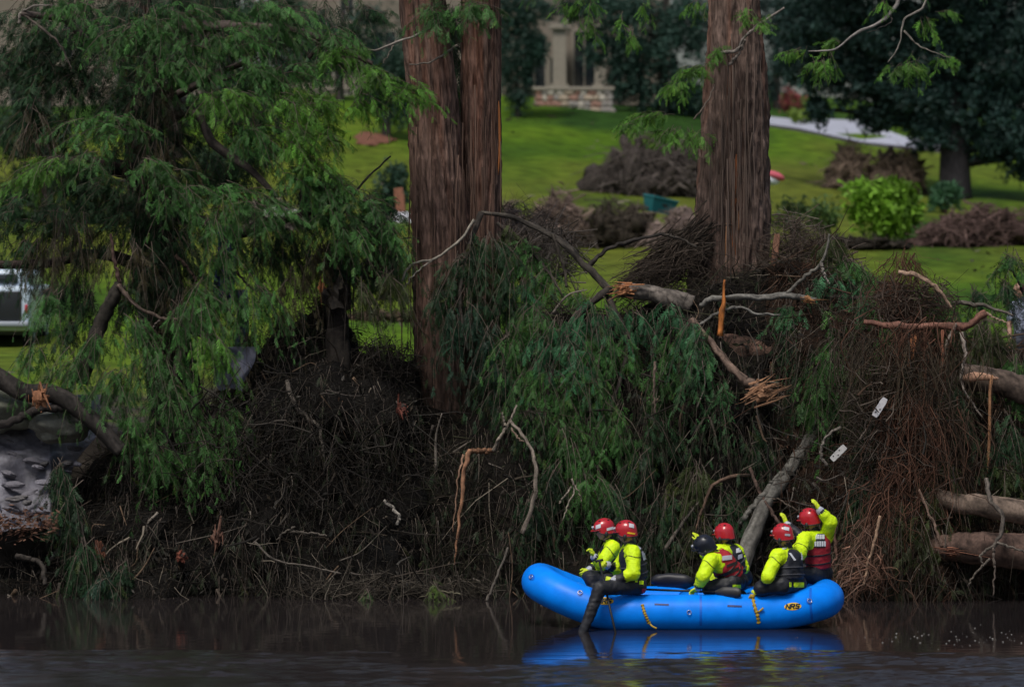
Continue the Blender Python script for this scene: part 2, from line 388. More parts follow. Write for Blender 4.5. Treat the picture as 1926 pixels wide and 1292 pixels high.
def branch_wood(mb, ctrl, r0, r1, n=30, sides=9, col=(.1, .08, .065), rough=.2, seed=0, wob=0.012, streak=.8, ps=True):
    r0, r1 = (r0 * .72, r1 * .72) if r0 < 12 else (r0 * .9, r1 * .9); col = np.asarray(col) * .72
    """ctrl: list of (px,py,Y); r0,r1 in photo pixels"""
    pts = spline([P(*c) for c in ctrl], n); s = ctrl[0][2] / F
    fq_ = .5 if r0 < 9 else .2; w = np.stack([vnoise(np.stack([np.arange(n) * fq_, np.full(n, seed * 3.3 + k * 9), np.zeros(n)], -1), seed + k) for k in range(3)], -1)
    ends = np.minimum(np.arange(n), np.arange(n)[::-1]) / 4.0
    w2 = rng.normal(size=(n, 3)) * (.12 if r0 < 9 else .03)
    pts = pts + (w + w2) * wob * np.clip(ends, 0, 1)[:, None] * (1 + min(r0, 10) * .1)
    rad = np.linspace(r0, r1, n) * s * (1 + (.16 if r0 < 13 else .06) * vnoise(np.stack([np.arange(n) * (.35 if r0 < 13 else .1), np.full(n, seed * 1.7), np.zeros(n)], -1), seed + 9) + .02 * rng.normal(size=n)).clip(.7, 1.35)
    mb.tube(pts, rad, sides, col, rough, seed=seed, streak=streak)
    return pts

# ------------------------------------------------------------------ cypress trunks
def trunk(ctrl, parent, seed=0, ang=120, rows=190, col=(0.122, 0.078, 0.062), flare=0.0, name='trunk', amp=.07):
    c = np.array([list(P(a, b, y)) + [h * y / F] for a, b, y, h in ctrl])
    s = spline(c, rows); pts, rad = s[:, :3], s[:, 3]
    th = np.linspace(0, 2 * math.pi, ang, endpoint=False)
    T, Z = np.meshgrid(th, pts[:, 2])
    q = np.stack([np.cos(T) * 1.3, np.sin(T) * 1.3, Z * .12], -1)
    flut = 0.10 * fbm(q + seed, seed, 2)
    wv = .35 * vnoise(np.stack([np.cos(T) * 2, np.sin(T) * 2, Z * 1.1], -1), seed + 21)
    q2 = np.stack([np.cos(T + wv * .35) * 10, np.sin(T + wv * .35) * 10, Z * 3.2], -1)
    ridge = 1 - 2 * np.abs(vnoise(q2 + seed, seed + 3)); ridge2 = 1 - 2 * np.abs(vnoise(q2 * 2.1 + seed, seed + 4))
    q3 = np.stack([np.cos(T) * 3.5, np.sin(T) * 3.5, Z * 1.2], -1)
    R = rad[:, None] * (1 + flut + amp * ridge + amp * .8 * ridge2 + .045 * vnoise(q3, seed + 8) + .03 * vnoise(np.stack([np.cos(T) * 16, np.sin(T) * 16, Z * 7], -1), seed + 12))
    if flare:
        z0 = pts[:, 2].min(); fl = np.clip(1 - (pts[:, 2] - z0) / 1.6, 0, 1)[:, None] ** 2
        R = R * (1 + flare * fl * (1 + .5 * np.cos(T * 5 + seed)))
    V = np.stack([pts[:, 0:1] + R * np.cos(T), pts[:, 1:2] + R * np.sin(T), Z], -1).reshape(-1, 3)
    st = fbm(np.stack([np.cos(T + wv * .3) * 10, np.sin(T + wv * .3) * 10, Z * 3.0], -1) + seed * 2, seed + 6, 4).reshape(-1, 1)
    red = np.clip(fbm(np.stack([np.cos(T) * 4, np.sin(T) * 4, Z * .5], -1), seed + 9, 2), 0, 1).reshape(-1, 1)
    C = np.asarray(col) * (1 + .6 * st) + red * np.array([.05, .010, .0])
    silt_shade = np.clip((3.9 + .5 * fbm(np.stack([np.cos(T) * 2, np.sin(T) * 2, Z * .4], -1), seed + 40, 3) - Z) / .8, 0, 1).reshape(-1, 1)   # wet flood silt, plus shade at the trunk foot put into the colour
    C = C * (1 - .55 * silt_shade)
    i = np.arange(rows - 1)[:, None]; j = np.arange(ang)[None]; j2 = (j + 1) % ang
    Q = np.stack([i * ang + j, (i + 1) * ang + j, (i + 1) * ang + j2, i * ang + j2], -1).reshape(-1, 4)
    if pts[0, 2] < pts[-1, 2]: Q = Q[:, ::-1]
    m = MB(); m.add(V, Q, None, C.clip(.01, 1))
    return m, m.build(name, M_bark, parent)

def stringy(mb, px, py0, py1, Y, n, wpx, col, rpx=1.2, yoff=0, spread=1.0, bend=.04):
    """loose vertical bark strips / splinters"""
    k = 6; t = np.linspace(0, 1, k)
    x = px + rng.normal(size=n) * wpx; a = rng.uniform(py0, py1, n); ln = rng.uniform(.25, .8, n) * (py1 - py0)
    p0 = np.stack([(x - HX) * Y / F, np.full(n, Y) + rng.uniform(-.04, .04, n) + yoff, CH - (a - HY) * Y / F], -1)
    PT = np.repeat(p0[:, None], k, 1); PT[:, :, 2] -= t[None] * (ln * Y / F)[:, None]
    PT += np.cumsum(rng.normal(size=(n, k, 3)) * bend * .3, 1) * spread
    mb.strands(PT, (rpx * Y / F * rng.uniform(.5, 1.6, (n, 1))) * (1 - .7 * t)[None], np.asarray(col) * rng.uniform(.6, 1.4, (n, 1)))

# --- the double-trunked cypress in the middle
tc1 = thing('cypress_tree', P(850, 880, 69), 'tall double-trunked cypress with reddish stringy bark above the debris', 'tree')
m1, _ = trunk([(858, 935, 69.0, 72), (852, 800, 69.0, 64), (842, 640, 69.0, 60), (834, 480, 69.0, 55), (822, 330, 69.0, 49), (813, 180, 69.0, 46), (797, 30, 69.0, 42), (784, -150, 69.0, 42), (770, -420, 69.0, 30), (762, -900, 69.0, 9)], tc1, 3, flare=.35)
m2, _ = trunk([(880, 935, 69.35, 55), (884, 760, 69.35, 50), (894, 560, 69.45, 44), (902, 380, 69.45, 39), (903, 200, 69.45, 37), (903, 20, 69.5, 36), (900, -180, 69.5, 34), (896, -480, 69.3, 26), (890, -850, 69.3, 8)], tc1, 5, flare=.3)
mb = MB()
stringy(mb, 850, 150, 700, 68.5, 60, 45, (.16, .10, .075)); stringy(mb, 905, 100, 600, 68.95, 40, 22, (.16, .10, .075))
mb.build('loose_bark', M_root, tc1)
mb = MB(); mb.tube(spline([P(938, 190, 69.0), P(940, 270, 68.97), P(937, 330, 69.0)], 12), [.005, .016, .02, .02, .022, .02, .022, .02, .02, .016, .012, .005], 6, (.36, .13, .04), .2)
mb.build('torn_bark_strip', M_split, tc1)
mb = MB()
mb = MB(); branch_wood(mb, [(830, 40, 68.5), (780, 68, 68.3), (700, 95, 68.2), (650, 85, 68.2)], 4, 2, col=(.26, .23, .2), seed=4); mb.build('twig', M_wood, tc1)
mb = MB(); branch_wood(mb, [(860, 85, 68.4), (815, 115, 68.2), (770, 122, 68.1)], 3.5, 1.5, col=(.2, .17, .14), seed=6); mb.build('twig', M_wood, tc1)
mb = MB(); branch_wood(mb, [(745, 75, 68.3), (735, 95, 68.2), (720, 120, 68.2)], 2, 1, col=(.2, .17, .14), seed=7); mb.build('twig', M_wood, tc1)
lf, wd = MB(), MB()
for a in [(640, -60, 68.6, 90, 40), (930, -70, 68.8, 80, 40), (800, -110, 68.3, 120, 60), (1000, -160, 69, 110, 60), (820, 20, 68.2, 30, 25), (890, 10, 68.2, 40, 18)]:
    clump(lf, wd, *a, n=22, col=G_MID)
for a in [(850, 40, 70.6, 26, 40), (850, 110, 70.6, 24, 40), (855, 180, 70.6, 20, 40)]:
    clump(lf, wd, *a, n=26, col=G_DARK, main=(0, -.5))
for a in [(850, -330, 69, 260, 120), (860, -560, 69, 190, 120)]:
    clump(lf, wd, *a, n=22, depth=1.6, ln=.8, size=.34, col=G_MID)
tag(wd.build('crown_twigs', M_root, tc1), kind='stuff'); lf.build('crown', M_leaf, tc1)

# --- the single cypress on the right
tc2 = thing('cypress_tree', P(1375, 640, 69.6), 'broad single cypress trunk with a torn orange scar in its bark', 'tree')
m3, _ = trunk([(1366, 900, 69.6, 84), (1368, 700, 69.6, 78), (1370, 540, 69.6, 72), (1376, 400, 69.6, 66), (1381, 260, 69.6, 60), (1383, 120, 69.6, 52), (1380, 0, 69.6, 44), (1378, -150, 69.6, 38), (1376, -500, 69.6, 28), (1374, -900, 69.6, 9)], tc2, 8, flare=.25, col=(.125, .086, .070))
mb = MB(); stringy(mb, 1378, 60, 480, 69.0, 70, 20, (.15, .11, .09), 1.3); 
mb.build('loose_bark', M_root, tc2)
mb = MB(); bv = m3.bvh()
def on_mesh(b, px, py, off=0.01):
    o = Vector((0, 0, CH)); d = (Vector(P(px, py, 60)) - o).normalized(); h, n, _, _ = b.ray_cast(o, d)
    if h is None: return None, None
    if n.dot(d) > 0: n = -n
    return np.array(h + n * off), np.array(n)
sc = [on_mesh(bv, x, y, .0)[0] for x, y in [(1385, 290), (1383, 330), (1380, 370), (1377, 410), (1378, 445), (1384, 480)]]
mb.tube(spline(sc, 24), np.interp(np.arange(24), [0, 4, 8, 14, 20, 23], [.005, .035, .055, .045, .035, .005]), 7, (.34, .12, .05), .4, seed=3, streak=.4)
for dx, y0, y1, w in [(-8, 340, 400, .012), (9, 395, 440, .014), (2, 300, 330, .012), (-14, 420, 520, .012)]:
    q = [on_mesh(bv, 1380 + dx, y, .008)[0] for y in np.linspace(y0, y1, 5)]
    mb.tube(q, [.003, w, w, w, .003], 5, (.42, .20, .09), .3)
mb.build('torn_scar', M_split, tc2)
mb = MB()
mb = MB(); branch_wood(mb, [(1352, 100, 69.0), (1385, 95, 68.9), (1400, 70, 68.8), (1425, 50, 68.7), (1475, 15, 68.5)], 5, 3, col=(.30, .26, .23), seed=5); mb.build('branch', M_wood, tc2)
mb = MB(); branch_wood(mb, [(1372, 122, 69.0), (1390, 100, 68.9), (1402, 75, 68.8)], 4, 3, col=(.26, .22, .19), seed=9); mb.build('branch', M_wood, tc2)
mb = MB(); branch_wood(mb, [(1305, 225, 69.0), (1325, 200, 68.95), (1345, 160, 69)], 2.5, 2, col=(.2, .16, .13), seed=2); mb.build('branch', M_wood, tc2)
mb = MB(); branch_wood(mb, [(1700, -30, 68.4), (1680, 20, 68.3), (1650, 45, 68.2), (1610, 62, 68.1), (1570, 94, 68.0), (1520, 97, 68.0)], 6, 2, col=(.27, .25, .23), seed=12); mb.build('branch', M_wood, tc2)
mb = MB(); branch_wood(mb, [(1676, 28, 68.3), (1672, 45, 68.3), (1630, 62, 68.2)], 2.5, 1, col=(.2, .17, .15), seed=13); mb.build('branch', M_wood, tc2)
mb = MB(); branch_wood(mb, [(1748, -20, 68.4), (1735, 15, 68.3), (1702, 38, 68.2), (1692, 85, 68.1), (1670, 118, 68.1)], 4, 1.5, col=(.25, .23, .2), seed=14); mb.build('branch', M_wood, tc2)
mb = MB(); branch_wood(mb, [(1700, 58, 68.2), (1725, 85, 68.2), (1760, 100, 68.1), (1790, 110, 68.1)], 3, 1, col=(.22, .2, .17), seed=15); mb.build('branch', M_wood, tc2)
mb = MB(); branch_wood(mb, [(1390, -120, 69.3), (1520, -110, 68.8), (1700, -40, 68.4), (1850, -60, 68.4)], 12, 4, col=(.16, .13, .11), seed=16); mb.build('branch', M_wood, tc2)
lf, wd = MB(), MB()
for px, py, rx, ry, n, mn in [(1495, 96, 34, 8, 9, (-1, -.1)), (1535, 122, 36, 16, 14, (-.5, -.4)), (1570, 78, 20, 12, 6, (-.6, 0)), (1560, 118, 14, 20, 6, (0, -.8)), (1690, 125, 45, 18, 14, (-.4, -.5)),
        (1725, 118, 30, 16, 9, (.3, -.6)), (1740, 42, 26, 18, 9, (.4, -.5)), (1776, 112, 26, 14, 9, (.7, -.4)), (1660, 6, 15, 12, 4, (-.5, -.5)), (1790, 20, 30, 8, 4, (1, -.1)),
        (1300, 130, 45, 22, 20, (-.6, -.2)), (1345, 100, 25, 20, 8, (-.3, -.3)), (1275, 160, 30, 14, 12, (-.6, -.5)), (1225, 216, 50, 10, 20, (-1, -.2)), (1265, 250, 50, 12, 24, (-.6, -.5)), (1190, 235, 30, 8, 10, (-1, -.2)), (1320, 255, 16, 14, 6, (0, -.6)),
        (1090, 14, 50, 16, 16, (-.4, -.5)), (1110, 50, 20, 14, 6, (0, -.8)), (1170, 40, 10, 20, 4, (0, -1)), (1188, 66, 14, 16, 5, (0, -1)), (1215, 10, 20, 12, 5, (0, -.8)), (1312, 8, 26, 12, 8, (-.4, -.4)), (1405, 24, 24, 14, 8, (.2, -.5)), (1440, 40, 16, 14, 5, (.6, -.2))]:
    clump(lf, wd, px, py, 68.3, rx, ry, n, mn, .35, .25, .30, .17, 9, col=G_FRESH, wcol=(.12, .1, .08), r0=.004)
for a in [(1250, -80, 68.6, 140, 40), (1500, -90, 68.5, 140, 40), (1720, -70, 68.4, 140, 30), (1080, -40, 68.4, 80, 20)]:
    clump(lf, wd, *a, n=24, col=G_MID)
for a in [(1380, -380, 69.6, 280, 140), (1380, -620, 69.6, 190, 120)]:
    clump(lf, wd, *a, n=22, depth=1.6, ln=.8, size=.34, col=G_MID)
tag(wd.build('crown_twigs', M_root, tc2), kind='stuff'); lf.build('crown', M_leaf, tc2)

# --- the big drooping cypress on the left
tc3 = thing('cypress_tree', P(330, 900, 69.8), 'leaning cypress whose drooping green boughs cover the bank beside the white vehicle', 'tree')
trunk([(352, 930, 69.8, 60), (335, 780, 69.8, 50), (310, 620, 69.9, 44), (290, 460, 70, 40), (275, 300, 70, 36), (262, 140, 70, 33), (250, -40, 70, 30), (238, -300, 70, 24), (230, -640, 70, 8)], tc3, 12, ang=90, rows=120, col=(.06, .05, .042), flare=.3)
mb = MB()
for s_, (ctrl, r0, r1, c) in enumerate([
        ([(280, 330, 69.8), (220, 318, 69.2), (160, 308, 68.8), (110, 320, 68.5)], 20, 12, (.05, .035, .03)),
        ([(270, 200, 69.9), (330, 180, 69), (410, 140, 68.4), (470, 115, 68)], 12, 5, (.09, .07, .06)),
        ([(262, 60, 69.9), (400, 50, 69), (560, 60, 68.2), (700, 120, 67.8)], 16, 5, (.09, .07, .06)),
        ([(275, 250, 69.9), (360, 210, 69), (400, 270, 68.3), (460, 310, 67.9), (520, 370, 67.6)], 13, 5, (.08, .065, .055)),
        ([(262, 100, 69.9), (180, 90, 69), (120, 40, 68.4), (40, 26, 68.2)], 12, 6, (.10, .08, .07)),
        ([(285, 400, 69.9), (360, 410, 69), (450, 440, 68.3), (580, 400, 67.8), (640, 400, 67.6)], 14, 6, (.045, .037, .03)),
        ([(300, 520, 69.9), (200, 480, 69), (100, 492, 68.5), (-20, 498, 68.3)], 14, 8, (.05, .035, .03)),
        ([(305, 560, 69.9), (350, 600, 68.8), (330, 700, 67.8), (300, 800, 67.2)], 14, 5, (.05, .04, .033)),
        ([(310, 600, 69.9), (400, 640, 68.8), (420, 740, 67.8), (380, 830, 67.2)], 12, 5, (.05, .04, .033)),
        ([(36, 45, 68.2), (40, 25, 68.2), (70, 12, 68.1), (130, 15, 68.1)], 5, 2, (.24, .21, .18)),
        ([(45, 28, 68.2), (95, 66, 68.1), (118, 95, 68.1), (135, 130, 68.1)], 4, 2, (.16, .13, .11)),
        ([(410, 150, 68), (440, 145, 68), (470, 118, 68), (500, 105, 68)], 4, 2, (.15, .12, .1)),
        ([(330, 480, 68), (350, 500, 68), (370, 530, 68)], 5, 3, (.12, .08, .06)),
        ([(445, 510, 68), (460, 530, 68), (478, 545, 68)], 4, 2, (.13, .1, .08)),
        ([(205, 60, 68), (235, 50, 68), (232, 80, 68)], 2.5, 1.5, (.18, .17, .12)),
        ([(580, 110, 67.9), (600, 85, 67.9), (575, 70, 67.9)], 6, 3, (.08, .06, .05))]):
    mb = MB(); branch_wood(mb, ctrl, r0, r1, col=c, seed=20 + s_); mb.build('limb', M_wood, tc3)
lf, wd = MB(), MB()
FR, MI, DK, BL = G_FRESH, G_MID, G_DARK, G_BLUE
LEFT = [(250, 60, 120, 50, MI), (340, 25, 130, 35, MI), (130, 70, 80, 45, DK), (430, 75, 110, 50, MI), (545, 40, 60, 45, MI), (350, 125, 100, 40, MI), (430, 180, 80, 32, FR), (250, 180, 110, 50, DK), (200, 235, 100, 40, MI),
        (110, 235, 70, 50, DK), (50, 200, 50, 55, DK), (60, 325, 45, 26, FR), (95, 300, 40, 20, FR), (330, 255, 80, 45, DK), (480, 240, 70, 45, MI), (560, 190, 50, 40, FR), (555, 250, 50, 45, FR), (655, 105, 70, 36, FR),
        (715, 145, 55, 36, FR), (775, 170, 40, 34, FR), (640, 60, 50, 30, MI), (40, 20, 60, 30, DK), (130, 5, 70, 24, MI), (230, 10, 60, 24, DK), (700, 20, 40, 24, DK), (500, 5, 60, 24, MI), (70, 60, 50, 30, DK), (155, 300, 60, 30, MI), (450, 370, 80, 45, MI), (350, 365, 80, 40, MI), (560, 325, 45, 40, MI), (510, 395, 80, 30, MI), (250, 400, 90, 50, DK),
        (95, 415, 90, 50, DK), (40, 465, 55, 26, DK), (150, 470, 90, 40, DK), (325, 450, 90, 50, DK), (430, 485, 60, 50, MI), (560, 450, 70, 45, DK), (480, 560, 70, 45, MI), (290, 520, 80, 40, DK), (120, 535, 60, 14, DK),
        (360, 600, 80, 45, MI), (262, 625, 60, 40, MI), (300, 690, 90, 50, MI), (400, 650, 60, 40, FR), (215, 720, 50, 50, MI), (330, 760, 70, 50, MI), (260, 800, 60, 50, MI), (380, 835, 55, 60, MI), (310, 865, 50, 45, MI),
        (432, 780, 24, 50, MI), (130, 690, 50, 40, MI), (600, 400, 50, 45, DK), (640, 470, 40, 35, DK), (690, 420, 40, 30, DK), (545, 600, 50, 40, DK), (230, 560, 40, 30, DK), (170, 640, 30, 30, MI), (560, 130, 60, 40, MI),
        (480, 300, 70, 40, DK), (620, 340, 30, 40, MI), (395, 560, 70, 50, MI), (700, 380, 30, 30, DK), (290, 300, 70, 40, DK), (170, 130, 90, 50, DK), (20, 110, 40, 60, DK), (20, 400, 40, 50, DK), (70, 120, 50, 50, DK), (590, 300, 30, 30, FR),
        (480, 140, 60, 40, MI), (300, 310, 70, 30, MI), (640, 400, 50, 40, MI), (690, 430, 50, 36, DK), (720, 480, 50, 36, DK), (650, 500, 45, 40, DK), (700, 380, 36, 24, MI), (620, 250, 26, 40, FR), (740, 530, 40, 26, G_OLIVE), (690, 545, 34, 22, G_OLIVE), (735, 440, 36, 36, MI), (660, 440, 46, 40, MI), (720, 400, 30, 30, DK), (650, 360, 36, 30, MI), (750, 480, 26, 36, DK), (600, 200, 40, 30, FR), (690, 190, 40, 24, FR), (600, 350, 40, 40, MI), (190, 350, 70, 40, DK), (500, 470, 60, 40, DK), (420, 420, 60, 40, MI), (90, 560, 40, 16, MI), (160, 560, 20, 30, DK), (130, 610, 16, 40, DK), (60, 660, 40, 16, MI)]
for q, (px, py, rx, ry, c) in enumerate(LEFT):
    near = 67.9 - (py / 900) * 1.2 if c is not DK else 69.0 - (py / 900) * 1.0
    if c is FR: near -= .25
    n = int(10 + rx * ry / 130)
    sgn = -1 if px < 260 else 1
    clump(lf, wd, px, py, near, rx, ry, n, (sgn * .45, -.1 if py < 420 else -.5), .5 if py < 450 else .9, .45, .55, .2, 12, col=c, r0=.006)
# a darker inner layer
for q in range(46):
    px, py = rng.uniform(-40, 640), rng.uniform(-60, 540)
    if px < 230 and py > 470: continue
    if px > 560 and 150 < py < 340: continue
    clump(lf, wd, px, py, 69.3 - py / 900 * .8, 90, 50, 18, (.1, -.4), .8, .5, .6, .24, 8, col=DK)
for a in [(250, -250, 70, 330, 120), (240, -480, 70, 220, 120)]:
    clump(lf, wd, *a, n=22, depth=1.6, ln=.8, size=.34, col=MI)
# withered brown sprays hanging under the boughs
for px, py, rx, ry in [(300, 170, 60, 30), (60, 250, 50, 60), (350, 560, 80, 40), (130, 430, 90, 40), (420, 700, 50, 60), (250, 480, 80, 40), (560, 540, 60, 40), (600, 480, 40, 40), (300, 280, 80, 40), (90, 470, 60, 30), (470, 640, 40, 60)]:
    clump(lf, wd, px, py, 68.2 - py / 900 * .9, rx, ry, 22, (0, -.8), 1.1, .4, .5, .2, 8, col=G_DEAD, yellow=0)
tag(wd.build('crown_twigs', M_root, tc3), kind='stuff'); lf.build('crown', M_leaf, tc3)

# ------------------------------------------------------------------ flood debris along the bank
TOPX = [-60, 60, 110, 170, 300, 420, 480, 560, 600, 640, 668, 720, 785, 800, 860, 920, 1000, 1090, 1180, 1240, 1300, 1440, 1500, 1600, 1690, 1730, 1790, 1850, 1926, 1990]
TOPY = [990, 985, 945, 865, 805, 755, 660, 595, 570, 585, 668, 660, 690, 760, 790, 660, 585, 590, 590, 560, 545, 505, 490, 530, 530, 590, 625, 645, 660, 660]
def face_pt(px, t, noise=True):
    """point on the front of the debris: t=0 at the water, 1 at the top"""
    px = np.asarray(px, float); t = np.asarray(t, float)
    ytop = np.interp(px, TOPX, TOPY)
    over = np.clip((px - 1540) / 120, 0, 1) * np.clip((1926 - px) / 160, 0.25, 1)
    Yb = 66.0 - .7 * over; Yt = 68.25 - .5 * over
    Y = Yb + (Yt - Yb) * (t ** 1.35)
    X = (px - HX) * Y / F
    zt = CH - (ytop - HY) * Yt / F
    Z = -0.2 + (zt + 0.2) * t
    if noise:
        q = np.stack([X * 1.1, Z * 1.1, 0 * X], -1)
        Y = Y + .45 * fbm(q, 41, 4) - .1; X = X + .10 * fbm(q * 2, 43, 2)
    return np.stack([X, Y, Z], -1)
def pile(name, label, x0, x1, nstr, cols, seed, long=1.0, dead=60, deadcol=G_DEAD, nst=60, bare=()):
    global rng
    nu = int((x1 - x0) / 7); nv = 70
    U, Tt = np.meshgrid(np.linspace(x0, x1, nu), np.linspace(0, 1, nv))
    A = face_pt(U, Tt)
    tops = A[-1]; back1 = tops + np.array([0, 1.2, -.15]); back2 = tops + np.array([0, 3.0, 0]); back2[:, 2] = ground_z(back2[:, 0], back2[:, 1]) - .2
    A = np.concatenate([A, back1[None], back2[None]], 0); nv += 2
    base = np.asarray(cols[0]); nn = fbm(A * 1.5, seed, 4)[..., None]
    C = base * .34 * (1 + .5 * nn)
    i = np.arange(nv - 1)[:, None]; j = np.arange(nu - 1)[None]
    Q = np.stack([i * nu + j, i * nu + j + 1, (i + 1) * nu + j + 1, (i + 1) * nu + j], -1).reshape(-1, 4)
    m = MB(); m.add(A, Q, None, C.reshape(-1, 3).clip(.004, 1)); root = m.build(name, M_core)
    tag(root, label, 'debris', kind='stuff')
    # hanging roots, vines and torn twigs
    n = nstr; k = 4; t = np.linspace(0, 1, k)
    px = rng.uniform(x0, x1, n); tt = rng.random(n) ** .85
    p = face_pt(px, tt); p[:, 1] -= rng.exponential(.16, n) + .02
    dens = fbm(p * .8, seed + 3, 2)
    d = np.stack([rng.normal(size=n) * .5 + .5 * dens, -.12 + rng.normal(size=n) * .25, -np.abs(rng.normal(size=n) * .4 + .9)], -1)
    cross = rng.random(n) < .42
    d[cross] = rng.normal(size=(cross.sum(), 3)) * np.array([1, .5, .45])
    L = rng.gamma(2.2, .2, n) * long
    L = np.minimum(L, np.maximum(p[:, 2] + .12, .15) * np.where(cross, 3, 1.0))
    PT = p[:, None] + nrm(d)[:, None] * (t[None] * L[:, None])[..., None]
    PT[:, :, 2] -= (.12 * L[:, None]) * (t ** 2)[None]
    PT += np.cumsum(rng.normal(size=(n, k, 3)) * (.06 * L)[:, None, None], 1)
    ci = rng.integers(0, len(cols), n); c = np.asarray(cols)[ci] * rng.uniform(.35, 1.2, (n, 1))
    pale = rng.random(n) < .028
    c[pale] = np.array([.26, .22, .17]) * rng.uniform(.5, 1.2, (pale.sum(), 1))
    R = (rng.gamma(1.6, .0022, (n, 1)) * np.where(rng.random((n, 1)) < .06, 3, 1)).clip(.0012, .026)
    m = MB(); m.strands(PT, R * (1 - .6 * t)[None], c)
    tag(m.build('hanging_roots', M_root, root), kind='stuff')
    # matted flakes of bark, leaves and silt
    nf = int((x1 - x0) * 9); px = rng.uniform(x0, x1, nf); p = face_pt(px, rng.random(nf) ** .85); p[:, 1] -= rng.exponential(.09, nf) - .02
    keep = fbm(p * 2.2, seed + 8, 3) > -.1; p = p[keep]; nf = len(p)
    a = nrm(rng.normal(size=(nf, 3)) * [1, .6, 1.2]); b = nrm(np.cross(a, rng.normal(size=(nf, 3)))); sz = rng.gamma(2, .014, (nf, 1)).clip(.008, .09)
    fc = np.asarray(cols)[rng.integers(0, len(cols), nf)] * rng.uniform(.4, 1.5, (nf, 1))
    m = MB(); m.add(np.stack([p - a * sz, p + b * sz * .4, p + a * sz, p - b * sz * .4], 1), np.arange(nf * 4).reshape(-1, 4), None, np.repeat(fc, 4, 0)); tag(m.build('matted_flakes', M_root, root), kind='stuff')
    # loose twigs bristling along the top edge
    n = int((x1 - x0) * 1.6); px = rng.uniform(x0, x1, n); p = face_pt(px, np.full(n, 1.0)) + np.stack([np.zeros(n), rng.uniform(-.3, .8, n), rng.uniform(-.25, .1, n)], -1)
    d = np.stack([rng.normal(size=n), rng.normal(size=n) * .5, rng.normal(size=n) * .55 + .15], -1); L = rng.uniform(.15, .6, n)
    PT = p[:, None] + nrm(d)[:, None] * ((t[None] - .3) * L[:, None])[..., None] + np.cumsum(rng.normal(size=(n, k, 3)) * .02, 1)
    m = MB(); m.strands(PT, rng.gamma(2.0, .0026, (n, 1)).clip(.002, .016) * (1 - .6 * t)[None], np.asarray(cols)[rng.integers(0, len(cols), n)] * rng.uniform(.7, 2.0, (n, 1)))
    tag(m.build('top_twigs', M_root, root), kind='stuff')
    # sticks
    m = MB()
    for q in range(nst):
        a = rng.uniform(x0, x1); u = rng.random() ** .9; p0 = face_pt(a, u) - np.array([0, .15 + rng.random() * .2, 0])
        th = rng.uniform(-1.9, 1.9) if rng.random() < .6 else rng.uniform(-.5, .5) - math.pi / 2
        ln = rng.uniform(.3, 1.1); dv = np.array([math.cos(th), rng.uniform(-.3, .3), math.sin(th) * .9]) * ln
        mid = p0 + dv * .5 + rng.normal(size=3) * .07
        e = p0 + dv; e[2] = max(e[2], -.05)
        col = np.array([[.12, .1, .085], [.17, .145, .12], [.09, .07, .055], [.15, .10, .065]][rng.integers(4)]) * rng.uniform(.5, 1.2)
        m.tube(spline([p0, mid, e], 10), np.linspace(1, .35, 10) * (rng.uniform(.005, .014) if rng.random() < .8 else rng.uniform(.015, .035)), 6, col, .2, seed=q)
    tag(m.build('broken_sticks', M_wood, root), kind='stuff')
    lf, wd = MB(), MB()
    a = rng.uniform(x0, x1, dead); u = rng.random(dead) ** .9; p0 = face_pt(a, u) - np.stack([np.zeros(dead), rng.uniform(.05, .3, dead), np.zeros(dead)], -1)
    dv = np.stack([rng.normal(size=dead) * .5, -.4 + rng.normal(size=dead) * .2, -np.abs(rng.normal(size=dead)) - .3], -1)
    make_twigs(lf, wd, p0, dv, rng.uniform(.25, .7, dead), .7, 7, deadcol, .6, .16, yellow=.03)
    tag(lf.build('withered_foliage', M_leaf, root), kind='stuff')
    tag(wd.build('withered_twigs', M_root, root), kind='stuff')
    return root
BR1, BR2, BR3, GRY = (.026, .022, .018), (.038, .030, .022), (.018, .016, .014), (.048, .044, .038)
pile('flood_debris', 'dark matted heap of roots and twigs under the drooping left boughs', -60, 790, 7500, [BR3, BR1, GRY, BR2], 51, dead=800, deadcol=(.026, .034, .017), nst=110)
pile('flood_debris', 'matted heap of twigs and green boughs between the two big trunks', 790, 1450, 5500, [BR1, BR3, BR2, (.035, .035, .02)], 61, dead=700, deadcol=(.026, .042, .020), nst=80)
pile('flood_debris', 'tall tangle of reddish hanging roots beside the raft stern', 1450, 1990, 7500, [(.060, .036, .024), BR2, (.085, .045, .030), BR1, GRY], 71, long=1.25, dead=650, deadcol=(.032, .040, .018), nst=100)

# extra red root mats, hanging like curtains
def curtain(parts, label, name='root_mat'):
    m = MB()
    for (px, py, Y, w, hpx, n, col) in parts:
        k = 8; t = np.linspace(0, 1, k); s = Y / F
        p0 = np.stack([(px + rng.normal(size=n) * w - HX) * s, Y + rng.normal(size=n) * .15, CH - (py + rng.normal(size=n) * 14 - HY) * s], -1)
        L = hpx * s * rng.uniform(.25, 1.1, n); L = np.minimum(L, p0[:, 2] + .05)
        PT = np.repeat(p0[:, None], k, 1); PT[:, :, 2] -= L[:, None] * t[None]
        lean = rng.normal(size=n) * .22 + .25 * vnoise(p0 * 1.7, 5); PT[:, :, 0] += lean[:, None] * t[None] + (rng.normal(size=n) * .16)[:, None] * np.sin(t * math.pi)[None]; PT[:, :, 1] += (rng.normal(size=n) * .16 - .05)[:, None] * t[None]
        PT += np.cumsum(rng.normal(size=(n, k, 3)) * .03, 1)
        m.strands(PT, rng.gamma(2, .0025, (n, 1)).clip(.0018, .014) * (1 - .65 * t)[None], np.asarray(col) * rng.uniform(.45, 1.5, (n, 1)))
    return tag(m.build(name, M_root), label, 'roots', kind='stuff')
RR = (.10, .05, .033)
